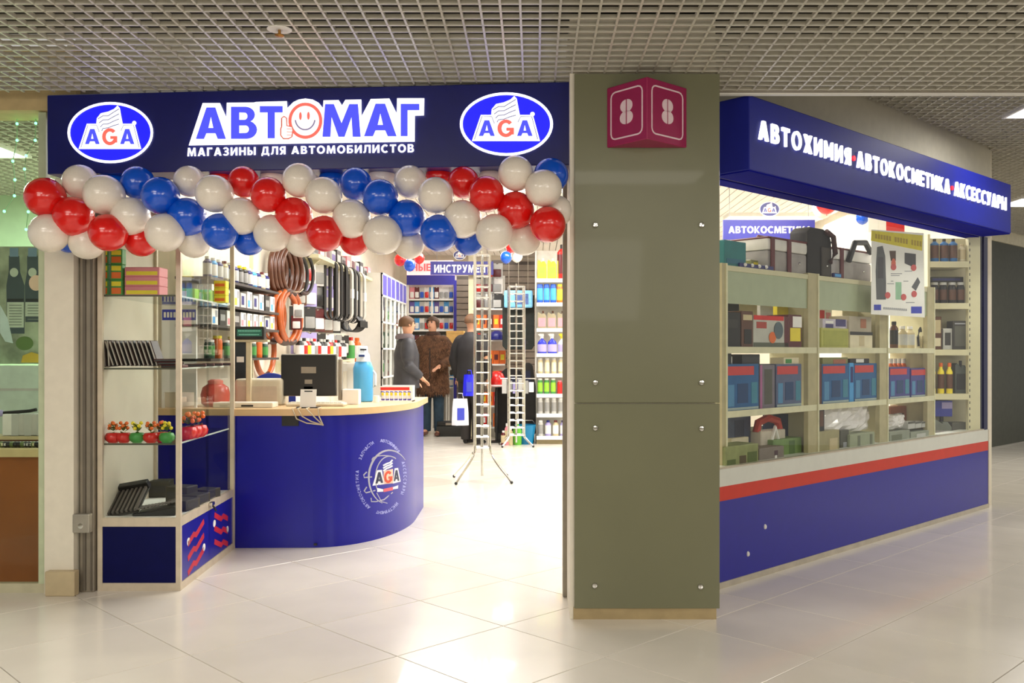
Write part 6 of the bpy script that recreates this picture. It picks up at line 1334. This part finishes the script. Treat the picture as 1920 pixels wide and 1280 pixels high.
# ================================================================ PEOPLE
def skin_mesh(name, verts, edges, m, parent, sub=2, rootv=0):
    me = bpy.data.meshes.new(name); me.from_pydata([v[:3] for v in verts], edges, [])
    o = bpy.data.objects.new(name, me); COL.objects.link(o); md = o.modifiers.new('skin', 'SKIN'); md.use_smooth_shade = True
    sk_ = me.skin_vertices[0].data
    for i, v in enumerate(verts):
        sk_[i].radius = (v[3], v[4] if len(v) > 4 else v[3]); sk_[i].use_root = (i == rootv)
    ss_ = o.modifiers.new('sub', 'SUBSURF'); ss_.levels = sub; ss_.render_levels = sub
    bpy.context.view_layer.update(); dg = bpy.context.evaluated_depsgraph_get()
    nm = bpy.data.meshes.new_from_object(o.evaluated_get(dg)); nm.name = name; bpy.data.objects.remove(o)
    nm.polygons.foreach_set('use_smooth', [True]*len(nm.polygons))
    return link(name, nm, m, parent)
def cloth(name, mb, m, parent, vox=.017):
    me = mb.mesh(name); o = bpy.data.objects.new(name, me); COL.objects.link(o)
    md = o.modifiers.new('re', 'REMESH'); md.mode = 'VOXEL'; md.voxel_size = vox; sm_ = o.modifiers.new('sm', 'SMOOTH'); sm_.iterations = 5; sm_.factor = .5
    bpy.context.view_layer.update(); nm = bpy.data.meshes.new_from_object(o.evaluated_get(bpy.context.evaluated_depsgraph_get())); nm.name = name; bpy.data.objects.remove(o)
    nm.polygons.foreach_set('use_smooth', [True]*len(nm.polygons)); return link(name, nm, m, parent)
def chain(V, Ed, start, pts):
    p = start
    for q in pts: V.append(q); Ed.append((p, len(V)-1)); p = len(V)-1
    return p
def person(loc, rz, h, label, arms, legs, coat, coatlen, trouser, shoe, hair, hairlen, headyaw=0.0, bulk=1.0, fur=False, hood=None):
    """standing figure, 1.8 m unit skeleton scaled to h; arms = ((elbow),(wrist)) per side in metres, facing -Y"""
    k = h/1.8; r = root('person', loc, rz, label, 'person'); r.scale = (k,)*3
    V = [(0, .01, .95, .14, .10)]; Ed = []
    sp = chain(V, Ed, 0, [(0, .01, 1.12, .13, .09), (0, .015, 1.30, .145, .10), (0, .02, 1.44, .085, .07)])
    nk = chain(V, Ed, sp, [(0, .01, 1.515, .054, .056), (0, .0, 1.56, .056, .06), (0, -.012, 1.62, .074, .088), (0, -.008, 1.685, .078, .094), (0, -.004, 1.74, .058, .07)])
    for s in (-1, 1):
        hip = chain(V, Ed, 0, [(s*.095, .01, .88, .095), (s*.10+legs[s][0][0], legs[s][0][1], .50, .066), (s*.10+legs[s][1][0], legs[s][1][1]+.02, .28, .055), (s*.10+legs[s][1][0], legs[s][1][1]+.02, .09, .042), (s*.11+legs[s][1][0], legs[s][1][1]-.12, .035, .032)])
        e, wv = arms[s]
        hd = chain(V, Ed, sp, [(s*.15, .02, 1.40, .045), (e[0], e[1], e[2], .043), (wv[0], wv[1], wv[2], .028)])
        d = (Vector(wv)-Vector(e)).normalized(); side = d.cross(Vector((0, 0, 1)) if abs(d.z) < .8 else Vector((0, -1, 0))).normalized(); palm = Vector(wv)+d*.05
        V.append((*palm, .034, .02)); Ed.append((hd, len(V)-1)); pi_ = len(V)-1
        for f_, (off, ln) in enumerate(((-.028, .075), (-.010, .085), (.010, .08), (.028, .062))):
            b0 = palm+side*off+d*.035; b1 = b0+d*ln*.5; b2 = b1+(d*.7+Vector((0, 0, -.5))).normalized()*ln*.45
            chain(V, Ed, pi_, [(*b0, .0095), (*b1, .0085), (*b2, .0075)])
        t0_ = Vector(wv)+d*.03+side*(-.04); chain(V, Ed, pi_, [(*t0_, .011), (*(t0_+d*.03-side*.018), .0095), (*(t0_+d*.055-side*.022), .0085)])
    skin_mesh('body', V, Ed, SKIN, r)
    # head details
    hm = Matrix.Translation((0, 0, 1.677)) @ Matrix.Rotation(headyaw, 4, 'Z')
    fd_ = MB(); fd_.add([(-.016, -.088, -.025), (.016, -.088, -.025), (0, -.116, -.022), (0, -.092, .022)], [(0,1,2),(0,2,3),(1,3,2),(0,3,1)], hm); fd_.build('nose', SKIN, r, SM, bevel=.004)
    for s in (-1, 1):
        MB().sphere((s*.032, -.084, .012), .011, 8, 6, mx=hm).build('eye', M('eye_dark', (44, 34, 30), .2), r, SM); MB().box(s*.032-.018, -.096, .030, s*.032+.018, -.086, .036, hm).build('eyebrow', hair, r)
        MB().sphere((s*.080, .0, -.005), .028, 8, 6, (.4, .8, 1.1), hm).build('ear', SKIN, r, SM)
    MB().box(-.024, -.096, -.062, .024, -.084, -.054, hm).build('mouth', M('lips', (160, 84, 76), .5), r, bevel=.003)
    hb_ = MB(); prof = []
    n_ = 18
    for i in range(9):
        a = math.radians(90-i*(13.5 if hairlen < .07 else 15.5)); prof.append((max(.004, .093*math.cos(a) if i < 6 else .093*(.97-.02*(i-6))), .108*math.sin(a)))
    for rr, z in prof:
        for q in range(n_):
            a = 2*math.pi*q/n_; front_ = math.sin(a) < -.42; rr_ = rr*(1.04+.05*math.sin(q*2.7+z*60))
            zz = max(z, .045) if front_ else max(z, -hairlen)
            sc_ = 1.0 if not front_ else 1.0
            hb_.v.append((rr_*math.cos(a)*1.0, .012+rr_*math.sin(a)*1.14, zz))
    for i in range(8):
        for q in range(n_): q2 = (q+1) % n_; hb_.f.append((i*n_+q, i*n_+q2, (i+1)*n_+q2, (i+1)*n_+q))
    hb_.v = [tuple(hm @ Vector(p)) for p in hb_.v]; hb_.build('hair', hair, r, math.radians(80))
    # clothes: torso and sleeves grown together into one cloth surface
    b_ = bulk; mb = MB(); rings = [(1.535,.078,.082),(1.50,.105,.092),(1.465,.165,.11),(1.42,.202,.125),(1.30,.205*b_,.142*b_),(1.14,.19*b_,.138*b_),(1.0,.195*b_,.142*b_),(max(coatlen, .84),.208*b_,.155*b_)]+([(coatlen,.215*b_,.165*b_)] if coatlen < .8 else [])
    n_ = 22; V = [(rx*math.cos(6.2832*q/n_), .015+ry*math.sin(6.2832*q/n_), z) for z, rx, ry in rings for q in range(n_)]
    Fq = [(i*n_+q, i*n_+(q+1) % n_, (i+1)*n_+(q+1) % n_, (i+1)*n_+q) for i in range(len(rings)-1) for q in range(n_)]
    mb.add(V, Fq+[tuple(range(n_)), tuple(range(len(V)-1, len(V)-n_-1, -1))])
    for s in (-1, 1):
        e, wv = Vector(arms[s][0]), Vector(arms[s][1]); sh_ = Vector((s*.165, .02, 1.415))
        mb.tube([sh_, sh_.lerp(e, .35)+Vector((s*.012, 0, 0)), sh_.lerp(e, .8), e, e.lerp(wv, .3), e.lerp(wv, .97)], [.088, .082*b_, .07*b_, .066*b_, .060*b_, .05*b_], 14)
    for s in (-1, 1): mb.sphere((s*.155, .02, 1.415), .088, 14, 10)
    c_ = cloth('coat', mb, coat, r)
    MB().box(-.006, .015-.1465*b_-.006, max(coatlen, .84)+.03, .006, .015-.1365*b_, 1.30).build('coat_zip', M('coat_seam', (26, 24, 24), .6), r)
    if hood: MB().lathe([(.07, 1.48), (.11, 1.49), (.11, 1.525), (.085, 1.555), (.068, 1.55)], 18, Matrix.Translation((0, .035, 0)), sy=1.1).build('collar', hood, r, SM)
    mb = MB(); mb.sphere((0, .01, .92), .15, 18, 10, (1.1, .85, .8))
    for s in (-1, 1):
        kx, ky = s*.10+legs[s][0][0], legs[s][0][1]; ax, ay = s*.10+legs[s][1][0], legs[s][1][1]+.018
        mb.tube([(s*.085, .01, .90), (s*.098, .005, .72), (kx, ky, .50), (ax, ay, .28), (ax, ay, .065)], [.112, .10, .082, .076, .07], 14)
    cloth('trousers', mb, trouser, r)
    for s in (-1, 1):
        x, y = s*.105+legs[s][1][0], legs[s][1][1]
        V = [(x, y+.05, .05, .042, .045), (x, y-.04, .05, .043, .042), (x*1.01, y-.12, .036, .042, .030), (x*1.01, y-.18, .030, .032, .022)]
        skin_mesh('shoe', V, [(0, 1), (1, 2), (2, 3)], shoe, r)
    if fur:
        b = MB(); rn = random.Random(9)
        src = c_.data; n2 = len(src.polygons)
        for i in range(2200):
            pg = src.polygons[rn.randrange(n2)]; p = pg.center; nn = pg.normal; t = (nn*.5+Vector((rn.uniform(-.4, .4), rn.uniform(-.4, .4), -1.0))).normalized(); sd = nn.cross(t).normalized()*.006
            b.add([p-sd+nn*-.004, p+sd+nn*-.004, p+t*.05+nn*.006], [(0, 1, 2)])
        b.build('fur', M('fur_tips', (112, 76, 48), .8, var=.5, scale=40), r)['kind'] = 'stuff'
    return r
HB, HD = M('brown_hair', (96, 66, 40), .7, var=.2), M('dark_hair', (84, 60, 42), .7, var=.2)
FUR = M('brown_fur', (88, 58, 36), .9, var=.55, scale=16, bump=.8); JKT = M('charcoal_jacket', (54, 54, 60), .6, var=.2); JEAN = M('dark_jeans', (34, 56, 72), .8, var=.2); BTR = M('black_trousers', (48, 44, 42), .8)
LG = {-1: ((0, 0), (0, .0)), 1: ((0, -.02), (.0, -.03))}
D1, D2_, D3 = 11.6, 14.35, 12.95
person((X_(764, D1), D1, 0), math.radians(108), 1.755, 'man in a charcoal jacket with his back half turned, standing beyond the counter end', {-1: ((-.27, .05, 1.16), (-.20, -.14, 1.00)), 1: ((.27, .05, 1.16), (.22, -.12, .98))}, LG, JKT, .86, BTR, BLACK, HB, .03, headyaw=.15, bulk=1.12, hood=M('grey_hood', (112, 100, 104), .8))
person((X_(811, D2_), D2_, 0), math.radians(-8), 1.86, 'woman in a long brown fur coat and dark jeans facing the man in charcoal', {-1: ((-.28, .0, 1.15), (-.22, -.14, .98)), 1: ((.29, .0, 1.16), (.16, -.22, 1.04))}, LG, FUR, .62, JEAN, M('brown_shoes', (96, 56, 40), .5), HD, .10, headyaw=-.25, bulk=1.2, fur=True, hood=M('dark_fur_collar', (62, 40, 28), .9, var=.5, scale=30, bump=.6))
person((X_(884, D3), D3, 0), math.radians(150), 1.84, 'person in black clothes holding shopping bags, half hidden by the tall wire stand', {-1: ((-.28, .03, 1.16), (-.24, -.06, .90)), 1: ((.28, .03, 1.16), (.25, -.04, .90))}, LG, M('black_jacket', (30, 27, 28), .7, var=.2), .86, BTR, BLACK, HB, .02, headyaw=.3, bulk=1.05)
def carrier(loc, w_, h_, m, m2, label, rz=0):
    r = root('carrier_bag', loc, rz, label, 'bag')
    V = []; fs = []; nx, nz = 8, 6
    for s in (0, 1):
        for j in range(nz+1):
            for i in range(nx+1):
                x = (i/nx-.5)*w_*(1-.18*(j/nz)**2); ed = min(i, nx-i, 2)/2
                V.append((x, (-1 if s == 0 else 1)*.045*ed*(1-.4*j/nz)+.006*math.sin(i*2.3+j*1.7), h_*j/nz))
    st = (nx+1)*(nz+1)
    for s in (0, 1):
        for j in range(nz):
            for i in range(nx): a = s*st+j*(nx+1)+i; fs.append((a, a+1, a+nx+2, a+nx+1))
    mb = MB(); mb.add(V, fs); mb.build('sack', m, r, SM)
    MB().tube([(-w_*.2, 0, h_*.97), (-w_*.12, 0, h_*1.2), (w_*.12, 0, h_*1.2), (w_*.2, 0, h_*.97)], .007, 6).build('handle', m, r, SM)
    MB().box(-w_*.2, -.052, h_*.2, w_*.22, -.047, h_*.65).build('print', m2, r)
carrier((X_(863, D3-.25), D3-.25, Z_(797, D3-.25)), 32/F*12.7, 50/F*12.7, M('white_bag_film', (232, 234, 246), .4), INKB, 'white carrier bag with a blue print, hanging low by the person in black', .2)
carrier((X_(880, D3-.3), D3-.3, Z_(742, D3-.3)), 24/F*12.65, 40/F*12.65, M('vivid_blue_film', (28, 30, 226), .4), INKB, 'vivid blue bag hanging higher by the person in black')
